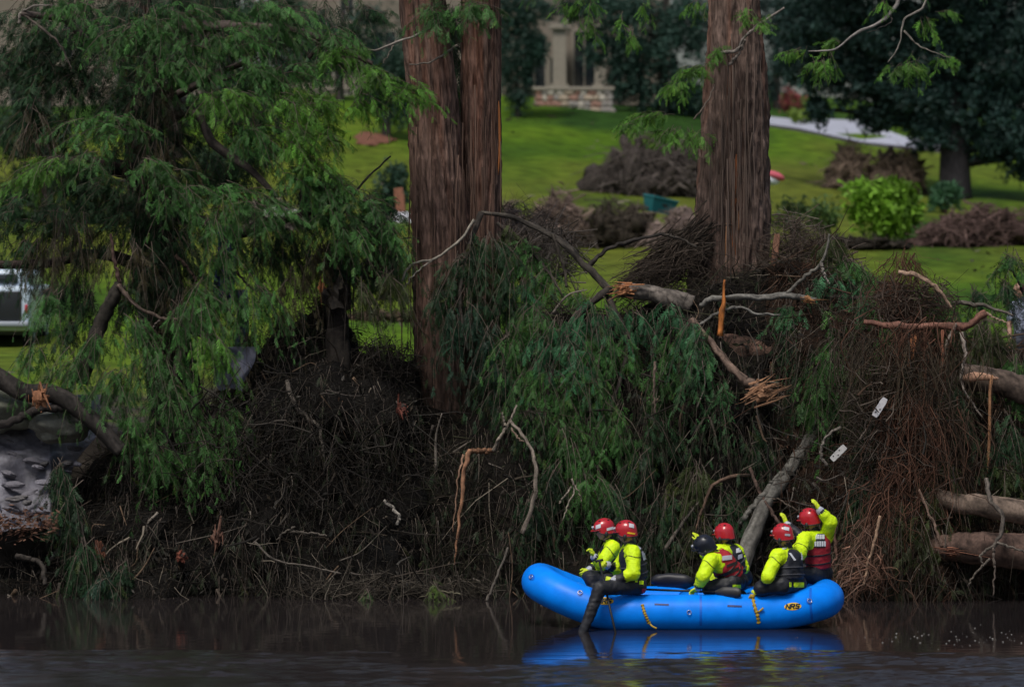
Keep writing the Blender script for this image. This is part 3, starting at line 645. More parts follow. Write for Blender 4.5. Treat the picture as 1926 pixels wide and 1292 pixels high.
curtain([(1702, 490, 66.9, 13, 130, 110, RR), (1700, 545, 66.8, 30, 80, 80, (.08, .042, .03)), (1735, 575, 66.8, 30, 70, 60, (.08, .045, .032))], 'reddish brown root clump standing above the root tangle')
curtain([(1720, 620, 65.6, 45, 190, 130, RR), (1712, 760, 65.4, 24, 230, 190, RR), (1700, 880, 65.3, 26, 150, 130, RR), (1690, 940, 65.3, 35, 200, 140, (.12, .06, .04)), (1640, 1000, 65.2, 24, 130, 110, (.15, .09, .065)), (1740, 660, 65.5, 60, 200, 200, (.06, .045, .03)), (1650, 640, 65.8, 50, 220, 200, (.05, .04, .028)), (1780, 780, 65.5, 30, 240, 120, (.08, .05, .035))], 'long rust-coloured roots hanging like a curtain to the water')
curtain([(1630, 1060, 64.9, 12, 70, 60, (.24, .13, .09)), (1610, 1050, 64.9, 8, 80, 30, (.2, .13, .1))], 'pale pinkish root tuft touching the water by the raft stern')
curtain([(1290, 470, 68.8, 16, 80, 120, (.05, .038, .03)), (1260, 505, 68.7, 24, 50, 120, (.045, .035, .028)), (1220, 520, 68.5, 20, 40, 60, (.045, .035, .028))], 'dark brush heap leaning on the single trunk')

# the tangle either side of the right trunk: crossing twigs
def tangle(label, px, py, Y, rx, ry, n, cols, ln=(.2, .7), r=.004, depth=.4, dirv=None):
    s = Y / F; k = 5; t = np.linspace(0, 1, k)
    u = nrm(rng.normal(size=(n, 3))) * rng.random((n, 1)) ** .4
    p0 = P(px, py, Y) + u * np.array([rx * s, depth, ry * s])
    d = nrm(rng.normal(size=(n, 3)) * np.array([1, .6, .8])); L = rng.uniform(*ln, n)
    if dirv is not None: d = nrm(np.asarray(dirv) + .45 * d); p0[:, 2] = P(px, py, Y)[2] + (p0[:, 0] - P(px, py, Y)[0]) * dirv[2] / dirv[0] + rng.normal(size=n) * ry * s * .45
    PT = p0[:, None] + d[:, None] * ((t[None] - .5) * L[:, None])[..., None] + np.cumsum(rng.normal(size=(n, k, 3)) * .02, 1)
    m = MB(); m.strands(PT, rng.gamma(2, r / 2, (n, 1)).clip(.0015, .02) * (1 - .5 * t)[None], np.asarray(cols)[rng.integers(0, len(cols), n)] * rng.uniform(.5, 1.4, (n, 1)), 3)
    return tag(m.build('twig_tangle', M_root), label, 'debris', kind='stuff')
tangle('thorny grey twig tangle against the right side of the single trunk', 1500, 455, 69.0, 60, 55, 420, [(.12, .09, .07), (.17, .14, .12), (.07, .05, .04)])
tangle('dark twig tangle wedged left of the single trunk', 1262, 505, 68.9, 60, 40, 260, [(.05, .04, .03), (.07, .055, .045)], (.3, .9), dirv=(-1, 0, -.45))
tangle('grey brushwood behind the fallen bough near the double trunk', 985, 420, 71, 70, 40, 300, [(.12, .10, .09), (.08, .06, .05), (.18, .15, .14)], (.3, .9))
tangle('dark upturned roots below the gap with bright lawn', 720, 690, 68.0, 70, 50, 700, [(.03, .026, .022), (.045, .037, .03)], (.15, .5), .006)
tangle('grey brown twig tangle hanging left of the double trunk', 690, 480, 68.6, 90, 60, 420, [(.10, .08, .065), (.06, .048, .04), (.16, .14, .12)], (.2, .7))
tangle('thick brushwood mass between the double trunk and the teal bin', 1010, 480, 69.6, 95, 60, 900, [(.10, .085, .075), (.06, .05, .04), (.15, .13, .12)], (.3, 1.0), .005)
tangle('dense dark brush piled against the left foot of the single trunk', 1248, 495, 69.0, 78, 40, 700, [(.045, .036, .028), (.065, .05, .04)], (.3, 1.0), .008, dirv=(-1, -.1, -.62))
tangle('dense brown brush piled against the right foot of the single trunk', 1520, 500, 68.8, 90, 50, 900, [(.07, .05, .038), (.05, .04, .03), (.12, .095, .08)], (.3, .9), .005)
tangle('twiggy drift caught at the waterline', 720, 1105, 65.6, 260, 18, 500, [(.06, .05, .04), (.04, .034, .027), (.11, .095, .075)], (.2, .8), .005)
tangle('brushwood at the waterline under the right logs', 1800, 1075, 65.6, 110, 28, 420, [(.07, .06, .05), (.05, .04, .03)], (.2, .8), .005)

tangle('mixed snapped twigs over the reddish root clump', 1720, 570, 66.7, 90, 50, 420, [(.07, .05, .04), (.12, .09, .07), (.05, .04, .03)], (.15, .6), .006)
tangle('snapped twigs wedged across the hanging root curtain', 1690, 820, 65.4, 110, 170, 600, [(.06, .045, .035), (.10, .08, .065), (.045, .036, .028)], (.15, .7), .006)
tangle('snapped twigs wedged across the dark left heap', 560, 850, 66.4, 260, 170, 900, [(.024, .021, .018), (.045, .039, .033), (.017, .015, .013)], (.15, .7), .006, .5)

# ------------------------------------------------------------------ fallen green boughs
def bough(label, wood_paths, clumps, cat='bough', loc=None, col=G_MID, name='fallen_bough', droop=1.0, size=.22):
    c0 = wood_paths[0][0][0]
    th_ = thing(name, P(*c0), label, cat)
    for q, (ctrl, r0, r1, c) in enumerate(wood_paths): m = MB(); branch_wood(m, ctrl, r0, r1, col=c, seed=int(ctrl[0][0]) % 50 + q); m.build('branch', M_wood, th_)
    lf, wd = MB(), MB()
    for (px, py, Y, rx, ry, c) in clumps:
        clump(lf, wd, px, py, Y, rx, ry, int(10 + rx * ry / 120), (rng.uniform(-.3, .3), -.6), droop, .35, .55, size * .95, 12, col=c, r0=.006)
    tag(wd.build('twigs', M_root, th_), kind='stuff'); lf.build('foliage', M_leaf, th_)
    return th_
DB = (.055, .045, .038)
bough('dark bluish green bough draped down the front of the double trunk', [([(905, 400, 68.2), (880, 470, 68.0), (865, 560, 67.8), (880, 660, 67.6)], 8, 3, DB)],
      [(860, 520, 67.9, 60, 55, G_DARK), (890, 480, 68, 50, 40, G_DARK), (870, 590, 67.7, 60, 50, (.02, .055, .03)), (930, 470, 68, 50, 40, G_DARK), (950, 540, 67.8, 40, 50, G_DARK), (930, 640, 67.5, 45, 50, (.02, .055, .03)), (830, 560, 67.9, 30, 40, G_DARK)])
bough('ragged green bough lying over the brushwood right of the double trunk', [([(935, 420, 69), (985, 460, 68.8), (1030, 510, 68.5), (1060, 560, 68.2)], 6, 3, DB)],
      [(985, 480, 68.6, 50, 40, MI), (940, 560, 68.2, 40, 40, DK), (1030, 530, 68.4, 50, 36, MI), (1000, 545, 68.3, 50, 30, G_BLUE), (960, 440, 68.8, 36, 30, G_OLIVE), (1090, 560, 68, 40, 20, MI)])
bough('sparse olive sprays standing in the brush right of the single trunk', [([(1530, 560, 68.5), (1550, 500, 68.5), (1575, 440, 68.5)], 5, 2, DB)],
      [(1560, 470, 68.4, 40, 36, G_OLIVE), (1510, 520, 68.3, 40, 30, MI), (1620, 520, 68, 46, 30, MI)], droop=.6)
bough('bushy bluish green bough sprawled between the two big trunks', [([(1145, 545, 68), (1080, 600, 67.5), (1040, 690, 67), (1020, 800, 66.6)], 11, 4, DB), ([(1145, 560, 68), (1180, 650, 67.3), (1150, 760, 66.9), (1110, 860, 66.5)], 9, 3, DB)],
      [(1000, 600, 67.4, 60, 45, MI), (1050, 640, 67.1, 80, 50, G_BLUE), (1120, 600, 67.3, 70, 45, G_BLUE), (1020, 720, 66.9, 70, 60, MI), (1100, 740, 66.8, 70, 60, MI), (1150, 800, 66.6, 55, 55, MI), (1070, 840, 66.5, 60, 55, MI), (1000, 790, 66.8, 40, 55, DK), (940, 720, 67.2, 50, 60, DK), (960, 650, 67.3, 50, 50, MI),
       (1110, 910, 66.2, 55, 50, MI), (1040, 900, 66.3, 40, 50, DK), (1160, 950, 66.0, 45, 40, DK), (1000, 960, 66, 50, 50, DK), (1090, 680, 66.9, 50, 40, G_BLUE), (1120, 660, 67.1, 90, 60, MI), (1060, 780, 66.8, 60, 60, MI)])
bough('green bough spilling below the broken lichen log', [([(1270, 575, 68), (1230, 640, 67.4), (1235, 740, 67)], 8, 3, DB)],
      [(1200, 605, 67.5, 70, 36, G_BLUE), (1255, 585, 67.5, 50, 26, G_BLUE), (1270, 640, 67.2, 50, 45, MI), (1240, 720, 67, 45, 55, MI), (1180, 650, 67.3, 50, 40, MI), (1240, 820, 66.7, 45, 50, DK), (1200, 880, 66.4, 50, 50, DK), (1290, 700, 67, 30, 40, DK)])
bough('bright fresh green sprays beside the splintered branch end', [([(1300, 600, 67.3), (1320, 660, 67), (1360, 720, 66.8)], 6, 2, DB)],
      [(1318, 655, 66.7, 36, 46, (.055, .15, .055)), (1310, 700, 66.7, 24, 30, (.055, .15, .055)), (1365, 735, 66.6, 26, 36, (.055, .16, .055)), (1300, 620, 66.9, 30, 24, G_BLUE)], size=.2)
bough('drab olive bough hanging above the two kneeling rescuers', [([(1430, 890, 66.5), (1350, 905, 66.2), (1320, 960, 66), (1300, 1040, 65.8)], 6, 2, (.16, .1, .07))],
      [(1300, 900, 66.3, 55, 60, G_OLIVE), (1260, 960, 66.1, 60, 50, DK), (1310, 1000, 65.9, 50, 45, (.04, .055, .02)), (1370, 950, 66.1, 45, 50, DK), (1230, 1020, 65.9, 50, 40, DK), (1420, 840, 66.5, 40, 50, DK)])
bough('bluish green bough on top of the debris right of the single trunk', [([(1440, 570, 68.3), (1540, 560, 67.8), (1640, 560, 67.4), (1690, 540, 67.3)], 9, 3, DB)],
      [(1500, 620, 67.3, 50, 45, G_BLUE), (1482, 588, 67.2, 34, 24, (.05, .14, .055)), (1560, 535, 67.7, 60, 36, G_BLUE), (1600, 500, 67.8, 50, 24, MI), (1625, 560, 67.4, 45, 34, G_BLUE), (1645, 590, 67.2, 36, 24, MI), (1560, 600, 67.3, 45, 36, MI), (1560, 680, 66.6, 55, 55, MI), (1620, 720, 66.4, 45, 50, G_OLIVE), (1540, 740, 66.5, 40, 40, MI), (1660, 640, 66.3, 36, 40, MI), (1510, 690, 67.1, 50, 50, DK), (1480, 760, 66.9, 50, 50, DK), (1570, 780, 66.6, 50, 50, DK)])
bough('olive green bough lying over the peeled log', [([(1790, 570, 67.5), (1850, 575, 67.3), (1906, 594, 67.1)], 7, 3, (.14, .12, .1))],
      [(1870, 640, 66.9, 55, 40, G_OLIVE), (1770, 560, 67.3, 36, 30, MI), (1850, 610, 67, 40, 22, G_OLIVE), (1905, 690, 66.7, 36, 36, MI), (1890, 820, 65.9, 46, 50, DK), (1900, 890, 65.7, 40, 40, G_OLIVE), (1790, 760, 65.9, 40, 60, DK), (1690, 680, 66.2, 36, 50, DK), (1640, 820, 66.0, 46, 60, DK), (1620, 930, 65.7, 46, 60, DK), (1780, 880, 65.6, 36, 50, G_OLIVE), (1800, 640, 66.9, 40, 36, G_OLIVE), (1740, 545, 67.4, 24, 24, MI)])
bough('small leafy sprig standing up from the heap over the lawn', [([(1930, 560, 68.5), (1910, 520, 68.4), (1885, 495, 68.3)], 4, 2, DB)],
      [(1900, 490, 68.3, 34, 18, MI), (1895, 545, 68.2, 30, 22, DK), (1840, 560, 68, 26, 14, DK)], droop=.5)
bough('olive bough drooping among the hanging roots beside the stern', [([(1740, 830, 65.7), (1735, 900, 65.4), (1720, 980, 65.2)], 6, 2, DB)],
      [(1735, 930, 65.3, 36, 50, G_OLIVE), (1720, 990, 65.2, 40, 45, G_OLIVE), (1690, 960, 65.3, 30, 40, (.05, .06, .025)), (1840, 960, 65.8, 40, 26, G_OLIVE), (1790, 960, 65.7, 30, 26, MI)])
bough('dark green bough trailing in the water at the heap foot', [([(120, 900, 66.6), (150, 980, 66.1), (175, 1080, 65.6)], 6, 2, DB)],
      [(135, 960, 66.1, 30, 60, DK), (160, 1050, 65.7, 50, 36, DK), (190, 1090, 65.5, 45, 18, (.022, .06, .035)), (110, 900, 66.4, 30, 40, DK), (225, 1075, 65.6, 40, 22, DK)])
bough('tiny yellow green leafy sprig floating at the waterline', [([(870, 1118, 65.2), (830, 1112, 65.2), (790, 1122, 65.2)], 2, 1, (.2, .18, .12))],
      [(820, 1108, 65.2, 20, 10, (.09, .15, .03)), (690, 1125, 65.2, 24, 6, (.05, .09, .03))], droop=.1, size=.12)

# ------------------------------------------------------------------ logs, snags and planks one can point at
def log(label, paths, name='fallen_branch', cat='branch', m=None, sides=12, n=34, rough=.22, extra=None, wob=.013):
    c0 = paths[0][0][0]; pl = P(*c0)
    if len(paths) == 1 and extra is None:
        ctrl, r0, r1, c = paths[0]; b = MB(); branch_wood(b, ctrl, r0, r1, n, sides, c, rough, int(ctrl[0][0] + ctrl[0][1]) % 97, wob)
        return tag(b.build(name, m or M_wood, None, loc=pl), label, cat)
    th_ = thing(name, pl, label, cat)
    for q, (ctrl, r0, r1, c) in enumerate(paths):
        b = MB(); branch_wood(b, ctrl, r0, r1, n, sides, c, rough, int(ctrl[0][0] + ctrl[0][1]) % 97 + q, wob)
        b.build('stem' if q == 0 else 'side_branch', m or M_wood, th_)
    if extra: extra(th_)
    return th_
def splinters(px, py, Y, ang, n, ln, w, col, spread=.35):
    """a burst of torn wood slivers pointing along ang (radians, picture plane)"""
    def f(th_, name='torn_end'):
        b = MB(); s = Y / F; b.ellipsoid(P(px, py, Y + .06), np.array([w * 1.5, w * 1.5, w * (1.9 if abs(math.sin(ang)) > .7 else 1.2)]) * s, 14, 9, .6, int(px) % 40, np.asarray(col) * .7, nf=3)
        for q in range(n):
            a = ang + rng.normal() * spread * .6; l = ln * rng.gamma(2, .3) * s
            p0 = P(px + rng.normal() * w, py + rng.normal() * w, Y) + np.array([0, rng.uniform(-.05, .03), 0]); d = np.array([math.cos(a), rng.uniform(-.5, .2), -math.sin(a)])
            wd_ = rng.uniform(.006, .024) * min(1, ln / 30 + .3); e = p0 + d * l; e = e + rng.normal(size=3) * .012
            b.tube([p0 - d * l * .6, p0 - d * l * .1 + rng.normal(size=3) * .006, p0 + d * l * .4, e], [wd_ * .8, wd_, wd_ * rng.uniform(.4, .9), .0015], 5, np.asarray(col) * rng.uniform(.35, 1.15), 0, flat=rng.uniform(.3, .8))
        return b.build(name, M_split, th_, smooth=False)
    return f
OR = (.42, .17, .06); ORP = (.42, .24, .14); PALE = (.30, .25, .20); LICH = (.20, .19, .165); DARKW = (.045, .038, .032); REDW = (.13, .075, .055)
log('thick dark forked log with an orange torn stub lying over the left boulder', [([(-40, 690, 66.9), (40, 735, 66.9), (110, 745, 66.8), (175, 790, 66.7), (230, 850, 66.6)], 21, 15, (.04, .034, .03)), ([(-40, 812, 66.8), (30, 790, 66.8), (80, 768, 66.8), (125, 765, 66.8)], 10, 12, (.04, .033, .03))],
    'fallen_log', 'log', sides=18, n=40, extra=splinters(76, 748, 66.45, 1.5, 22, 16, 9, (.36, .16, .08), .5))
log('dark mossy snag leaning over the lawn beside the white vehicle', [([(150, 720, 67.6), (178, 640, 67.6), (205, 575, 67.6), (228, 535, 67.6)], 17, 13, (.035, .03, .024)), ([(228, 545, 67.6), (218, 500, 67.6), (208, 440, 67.6)], 6, 4, (.10, .06, .05)), ([(222, 535, 67.5), (250, 570, 67.5), (300, 597, 67.5), (335, 600, 67.5)], 6, 4, (.14, .10, .08)), ([(305, 598, 67.5), (280, 622, 67.5), (250, 632, 67.5)], 3, 1.5, (.16, .13, .11))])
log('splintered dark stump with an orange split beside the lawn gap', [([(640, 760, 68), (636, 660, 68), (634, 600, 68), (628, 545, 68)], 30, 20, (.028, .023, .019))], 'broken_stump', 'stump', sides=18, n=36, rough=.3,
    extra=lambda t: (splinters(632, 560, 67.8, 1.55, 26, 60, 16, (.035, .028, .022), .18)(t), splinters(604, 540, 67.6, 1.57, 7, 30, 4, (.34, .13, .05), .05)(t, 'orange_split')))
log('bare dark stick pointing up right against the far lawn', [([(636, 412, 67.6), (660, 375, 67.6), (690, 335, 67.6), (735, 294, 67.6)], 4, 2.5, (.022, .02, .018))], sides=7)
log('thin leafless dark branch rising from the left boughs over the far lawn', [([(566, 420, 67.5), (565, 370, 67.5), (560, 320, 67.5)], 3, 2, (.03, .025, .02)), ([(470, 424, 67.5), (520, 410, 67.5), (580, 420, 67.5)], 6, 4, (.035, .03, .025))], sides=7)
log('dead grey branch curving down the dark heap', [([(540, 715, 67), (552, 755, 66.9), (578, 785, 66.8), (598, 800, 66.7), (606, 835, 66.6), (612, 880, 66.5)], 6, 3, (.17, .145, .12))])
log('short pale hooked branch in the middle of the dark heap', [([(722, 940, 66), (738, 955, 66), (750, 970, 65.95), (747, 987, 65.95)], 4, 4.5, (.30, .27, .23))])
log('pale stick lying flat in the dark heap above the water', [([(545, 1000, 65.9), (590, 1003, 65.9), (615, 1008, 65.9)], 3.5, 2, (.13, .11, .09)), ([(555, 990, 65.9), (535, 1000, 65.9), (520, 1015, 65.9)], 3, 2, (.13, .11, .09))], sides=7)
log('long thin pale stick slanting to the water at the heap foot', [([(480, 1020, 65.7), (515, 1052, 65.6), (580, 1064, 65.5), (642, 1078, 65.5)], 3, 1.5, (.17, .145, .12))], sides=7)
log('orange snapped branch hanging as a long splinter from a broken limb', [([(930, 846, 66.6), (905, 849, 66.5), (884, 848, 66.4)], 6, 7, (.24, .12, .065)), ([(884, 846, 66.4), (874, 880, 66.3), (866, 950, 66.2), (858, 1030, 66.1), (855, 1062, 66.1)], 8, 1, (.36, .18, .10)), ([(872, 855, 66.4), (861, 900, 66.3), (855, 960, 66.2), (852, 1000, 66.2)], 3.5, 1, (.34, .2, .13))], 'snapped_branch', 'branch', M_split, sides=7, rough=.35)
log('pale bare forked branch hanging over the bushy bough', [([(972, 762, 66.4), (958, 795, 66.35), (940, 822, 66.3), (928, 848, 66.4)], 3, 5, PALE), ([(958, 790, 66.3), (985, 820, 66.1), (1000, 850, 65.95), (1008, 895, 65.8), (1003, 945, 65.7), (982, 1003, 65.6)], 4, 5.5, (.25, .205, .165)), ([(945, 775, 66.3), (950, 800, 66.3)], 2, 3, PALE), ([(962, 805, 66.3), (975, 825, 66.2), (988, 830, 66.1)], 3, 1.5, (.28, .2, .15))], sides=9)
log('pale thin forked twig crossing in front of the double trunk', [([(892, 414, 68.0), (862, 455, 67.9), (815, 487, 67.8), (772, 498, 67.7), (756, 530, 67.7)], 4, 2.5, (.30, .27, .22)), ([(815, 488, 67.8), (780, 515, 67.7), (757, 545, 67.7)], 2.5, 1.5, (.28, .25, .21))], sides=8)
log('short pale forked sprig above the two paddling rescuers', [([(1075, 900, 65.8), (1080, 920, 65.8), (1068, 950, 65.7), (1058, 978, 65.6)], 3, 1.5, PALE), ([(1075, 915, 65.8), (1060, 935, 65.7), (1052, 947, 65.7)], 2.5, 1.5, PALE), ([(1078, 910, 65.8), (1088, 925, 65.7), (1094, 943, 65.7)], 2, 1.5, (.22, .18, .14))], sides=7)
log('brown curved branch hanging behind the fallen green bough', [([(1232, 680, 66.6), (1230, 730, 66.5), (1232, 778, 66.5)], 4, 2.5, (.18, .13, .1)), ([(1232, 760, 66.5), (1240, 745, 66.5)], 2, 1, (.18, .13, .1))], sides=7)
log('fallen dark limb sloping down from the double trunk to the broken log', [([(905, 400, 68.6), (960, 408, 68.4), (1010, 428, 68.3), (1060, 460, 68.2), (1100, 498, 68.1), (1150, 550, 68)], 5, 11, (.07, .06, .05)), ([(1108, 500, 68.1), (1140, 470, 68.1), (1180, 455, 68.1), (1245, 440, 68.1)], 6, 4, (.04, .034, .03)), ([(1245, 440, 68.1), (1275, 448, 68.1), (1310, 465, 68.1)], 4, 3, (.06, .05, .04)), ([(1040, 440, 68.2), (1060, 500, 68.1), (1065, 540, 68)], 5, 3, (.06, .05, .04))], 'fallen_limb', sides=12)
log('grey log with an orange broken end beside the single trunk', [([(1168, 545, 67.7), (1210, 548, 67.7), (1250, 558, 67.7), (1300, 575, 67.7)], 15, 20, (.17, .145, .125))], 'broken_log', 'log', sides=18, n=40, rough=.25, extra=splinters(1176, 545, 67.5, 3.0, 34, 22, 6, (.46, .2, .09), .4))
log('grey lichen-crusted branch lying across in front of the single trunk', [([(1318, 575, 67.4), (1345, 560, 67.3), (1420, 560, 67.3), (1480, 556, 67.3), (1535, 566, 67.3)], 7, 8.5, (.19, .18, .16)), ([(1310, 615, 67.3), (1345, 592, 67.2), (1385, 578, 67.2), (1425, 590, 67.2), (1470, 592, 67.2)], 4, 3, (.2, .19, .17)), ([(1480, 552, 67.3), (1515, 520, 67.3), (1545, 495, 67.3), (1560, 440, 67.3)], 5, 3, (.15, .14, .12)), ([(1545, 495, 67.2), (1552, 520, 67.2), (1560, 535, 67.2)], 4, 2, (.34, .3, .26))], sides=12, n=36, rough=.3, extra=splinters(1520, 562, 67.1, 0.3, 10, 22, 4, (.42, .2, .08), .3))
log('reddish brown log half buried in the heap below the single trunk', [([(1350, 650, 67.6), (1420, 662, 67.5), (1500, 690, 67.5)], 30, 27, REDW)], 'fallen_log', 'log', sides=20, n=40)
log('stringy splintered branch end pointing down right from the fresh sprays', [([(1300, 600, 67), (1350, 660, 66.8), (1385, 700, 66.6), (1415, 725, 66.5), (1450, 742, 66.4)], 8, 14, (.19, .13, .1))], 'splintered_branch', sides=12, rough=.3, extra=lambda t: splinters(1432, 738, 66.2, -.4, 40, 34, 10, (.38, .2, .11), .3)(t))
log('grey lichen-spotted leaning trunk behind the rescuers', [([(1550, 770, 66.9), (1520, 830, 66.6), (1490, 875, 66.4), (1455, 925, 66.1), (1425, 985, 65.8), (1395, 1070, 65.5)], 13, 17, (.17, .16, .14)), ([(1470, 890, 66.2), (1440, 925, 66.0), (1410, 960, 65.9), (1390, 985, 65.9)], 9, 6, (.16, .15, .13)), ([(1410, 880, 66.2), (1440, 945, 65.9), (1480, 1000, 65.7)], 5, 4, (.11, .07, .055)), ([(1500, 960, 65.8), (1465, 940, 65.9), (1430, 935, 66)], 2, 1.5, (.17, .13, .1))], 'leaning_log', 'log', sides=16, n=44, rough=.14)
log('crooked pale stick above the lower white plank', [([(1582, 803, 65.9), (1560, 815, 65.9), (1547, 835, 65.9), (1545, 858, 65.9), (1556, 876, 65.9)], 3.5, 4, (.24, .21, .18))], sides=8)
log('reddish peeled root lying level across the top of the root tangle', [([(1625, 606, 66.2), (1690, 612, 66.1), (1760, 614, 66.0), (1815, 612, 66.0), (1855, 588, 66.0)], 7, 11, (.22, .10, .07)), ([(1855, 588, 66), (1875, 600, 66), (1895, 607, 66)], 3, 2, (.4, .28, .2))], 'peeled_root', 'root', M_split, rough=.3)
log('thin pale branch arching from the reddish root clump', [([(1690, 512, 66.5), (1730, 520, 66.4), (1765, 545, 66.3), (1790, 580, 66.3)], 6, 4, (.36, .24, .17))])
log('pale barkless branch dangling in front of the peeled log', [([(1798, 608, 65.9), (1780, 650, 65.9), (1772, 690, 65.9)], 4, 3, (.34, .28, .23)), ([(1808, 625, 65.8), (1815, 665, 65.7), (1808, 710, 65.7), (1820, 745, 65.7), (1848, 785, 65.7)], 5, 2, (.38, .32, .27))], sides=8)
def peel(t):
    b = MB(); Y = 65.9
    b.tube(spline([P(1812, 712, Y), P(1840, 708, Y), P(1878, 712, Y)], 14), np.interp(np.arange(14), [0, 3, 10, 13], [.03, .075, .05, .015]), 8, (.46, .26, .17), .15, flat=.5, streak=.3); b.build('peeled_patch', M_split, t)
    b = MB(); b.tube(spline([P(1866, 706, 65.8), P(1862, 740, 65.75), P(1861, 820, 65.7), P(1857, 890, 65.7)], 20), np.interp(np.arange(20), [0, 4, 16, 19], [.03, .05, .045, .01]), 7, (.36, .18, .09), .25, flat=.5, streak=.4); b.build('hanging_strip', M_split, t)
log('thick brown log with a peeled patch and a hanging orange strip', [([(1808, 705, 66.3), (1860, 715, 66.2), (1930, 732, 66.2), (2000, 745, 66.2)], 25, 32, (.13, .095, .075))], 'fallen_log', 'log', sides=22, n=44, extra=peel)
log('pale brown log lying among roots at mid height on the right', [([(1740, 925, 65.6), (1800, 945, 65.3), (1870, 955, 65.2), (1990, 975, 65.2)], 18, 26, (.21, .155, .12))], 'fallen_log', 'log', sides=18, n=40)
log('big dark red log just above the water on the right', [([(1735, 1030, 65.5), (1800, 1030, 65.1), (1870, 1032, 65.0), (1990, 1045, 65.0)], 26, 40, (.12, .075, .058))], 'fallen_log', 'log', sides=22, n=44, extra=lambda t: splinters(1790, 1040, 64.85, .1, 12, 60, 6, (.24, .1, .06), .08)(t))
log('forked grey root trailing in front of the big dark red log', [([(1855, 900, 65.0), (1862, 940, 64.8), (1885, 965, 64.7), (1882, 1005, 64.6), (1868, 1030, 64.55)], 6, 5, (.15, .125, .105)), ([(1870, 1025, 64.55), (1845, 1045, 64.5), (1850, 1065, 64.5)], 4, 2, (.16, .135, .11)), ([(1868, 1030, 64.55), (1870, 1070, 64.5), (1868, 1120, 64.5)], 4, 2, (.14, .11, .09)), ([(1875, 1020, 64.55), (1905, 1030, 64.5), (1935, 1040, 64.5)], 4, 2, (.17, .145, .12)), ([(1862, 1050, 64.5), (1830, 1085, 64.5), (1822, 1100, 64.5)], 3, 2, (.16, .135, .11))], 'forked_root', 'root', sides=9)
log('slender two-tone root slanting over the olive bough', [([(1728, 920, 65.1), (1742, 955, 65.05), (1758, 990, 65), (1772, 1028, 65)], 3, 4, (.30, .2, .15))], sides=8)
log('thin rusty root snaking down beside the raised arm', [([(1572, 980, 65.4), (1571, 1030, 65.3), (1574, 1050, 65.2), (1560, 1066, 65.2)], 4, 3, (.17, .09, .065))], sides=8)
log('pale orange root strand hanging near the stern', [([(1655, 970, 64.9), (1645, 1020, 64.8), (1632, 1060, 64.8), (1624, 1100, 64.8)], 4, 3, (.40, .26, .17))], sides=8)
log('slim grey sapling stem standing in the water left of the bow', [([(955, 1030, 65.5), (940, 1070, 65.3), (925, 1105, 65.2), (915, 1130, 65.1)], 3, 3.5, (.14, .12, .1))], sides=8)
log('broken dark limb stub at the left waterline', [([(30, 1045, 65.9), (75, 1058, 65.8), (85, 1100, 65.6)], 7, 6, (.05, .042, .035))], sides=10)
def stub(label, px, py, Y, ang, ln, col):
    th_ = thing('broken_stub', P(px, py, Y), label, 'branch')
    b = MB(); branch_wood(b, [(px, py + 20, Y + .5), (px, py, Y + .1), (px + 2, py - 4, Y)], 11, 9, 12, 9, (.05, .04, .033), .25, int(px)); b.build('stem', M_wood, th_)
    splinters(px, py, Y - .02, ang, 16, ln * .6, 6, np.asarray(col) * .8, .3)(th_)
stub('reddish torn branch stub low in the left heap', 188, 1035, 65.8, 1.5, 40, (.24, .095, .055))
stub('small round red broken stub in the left heap', 341, 1046, 65.7, 1.2, 14, (.3, .09, .055))
stub('upright splintered reddish snag in the left heap', 408, 1010, 65.8, 1.57, 50, (.22, .11, .075))
stub('dark red torn stub under the double trunk', 755, 768, 66.6, 1.4, 22, (.2, .06, .04))
stub('tiny orange splinter cluster left of the double trunk', 640, 765, 66.8, 1.57, 18, (.32, .15, .07))
# boards
def plank(name, label, cpx, cpy, Y, ln, w, th, ang, col, m, yaw=.2, marks=0):
    a = math.radians(ang); s = Y / F
    ex = np.array([math.cos(a), 0, math.sin(a)]); ez = np.array([-math.sin(a), 0, math.cos(a)]); ey = np.array([0, 1.0, 0])
    c_, s_ = math.cos(yaw), math.sin(yaw); ez2 = ez * c_ + ey * s_; ey2 = ey * c_ - ez * s_
    R = np.stack([ex, ey2, ez2], 1); b = MB()
    k = 10; xs_ = np.linspace(-.5, .5, k) * ln * s
    rag = rng.uniform(-.08, .08, k) * w * s
    prof = []
    for q in range(k):
        hw = w * s / 2 * (1 if 0 < q < k - 1 else .8) + rag[q] * .4
        prof += [[xs_[q], -th / 2, -hw], [xs_[q], -th / 2, hw], [xs_[q], th / 2, hw], [xs_[q], th / 2, -hw]]
    V = np.array(prof) @ R.T; Q = []
    for q in range(k - 1):
        for e in range(4): Q.append([q * 4 + e, q * 4 + (e + 1) % 4, q * 4 + 4 + (e + 1) % 4, q * 4 + 4 + e])
    Q += [[0, 3, 2, 1], [k * 4 - 4, k * 4 - 3, k * 4 - 2, k * 4 - 1]]
    c0 = P(cpx, cpy, Y); b.add(V + c0, Q, None, col)
    o = tag(b.build(name, m, None, False, loc=c0), label, 'plank')
    for q in range(marks):
        b = MB(); off = (-.3 + .22 * q) * ln * s; b.box(c0 + R @ np.array([off, -th / 2 - .003, .2 * w * s * (-1) ** q]), (.07 * ln * s, .004, .2 * w * s), R, (.1, .09, .09)); b.build('dirt_mark', M_wood, o, False)
    return o
M_plastic = mat('painted_board', tint=True, rough=.5, noise=.15, nscale=30)
plank('white_board', 'clean white broken board caught in the roots, the upper one', 1655, 766, 65.12, 40, 12, .03, 58, (.48, .47, .49), M_plastic, marks=2)
plank('white_board', 'dirty white board with dark marks caught in the roots, the lower one', 1577, 852, 65.3, 36, 12, .03, 45, (.42, .41, .40), M_plastic, marks=3)
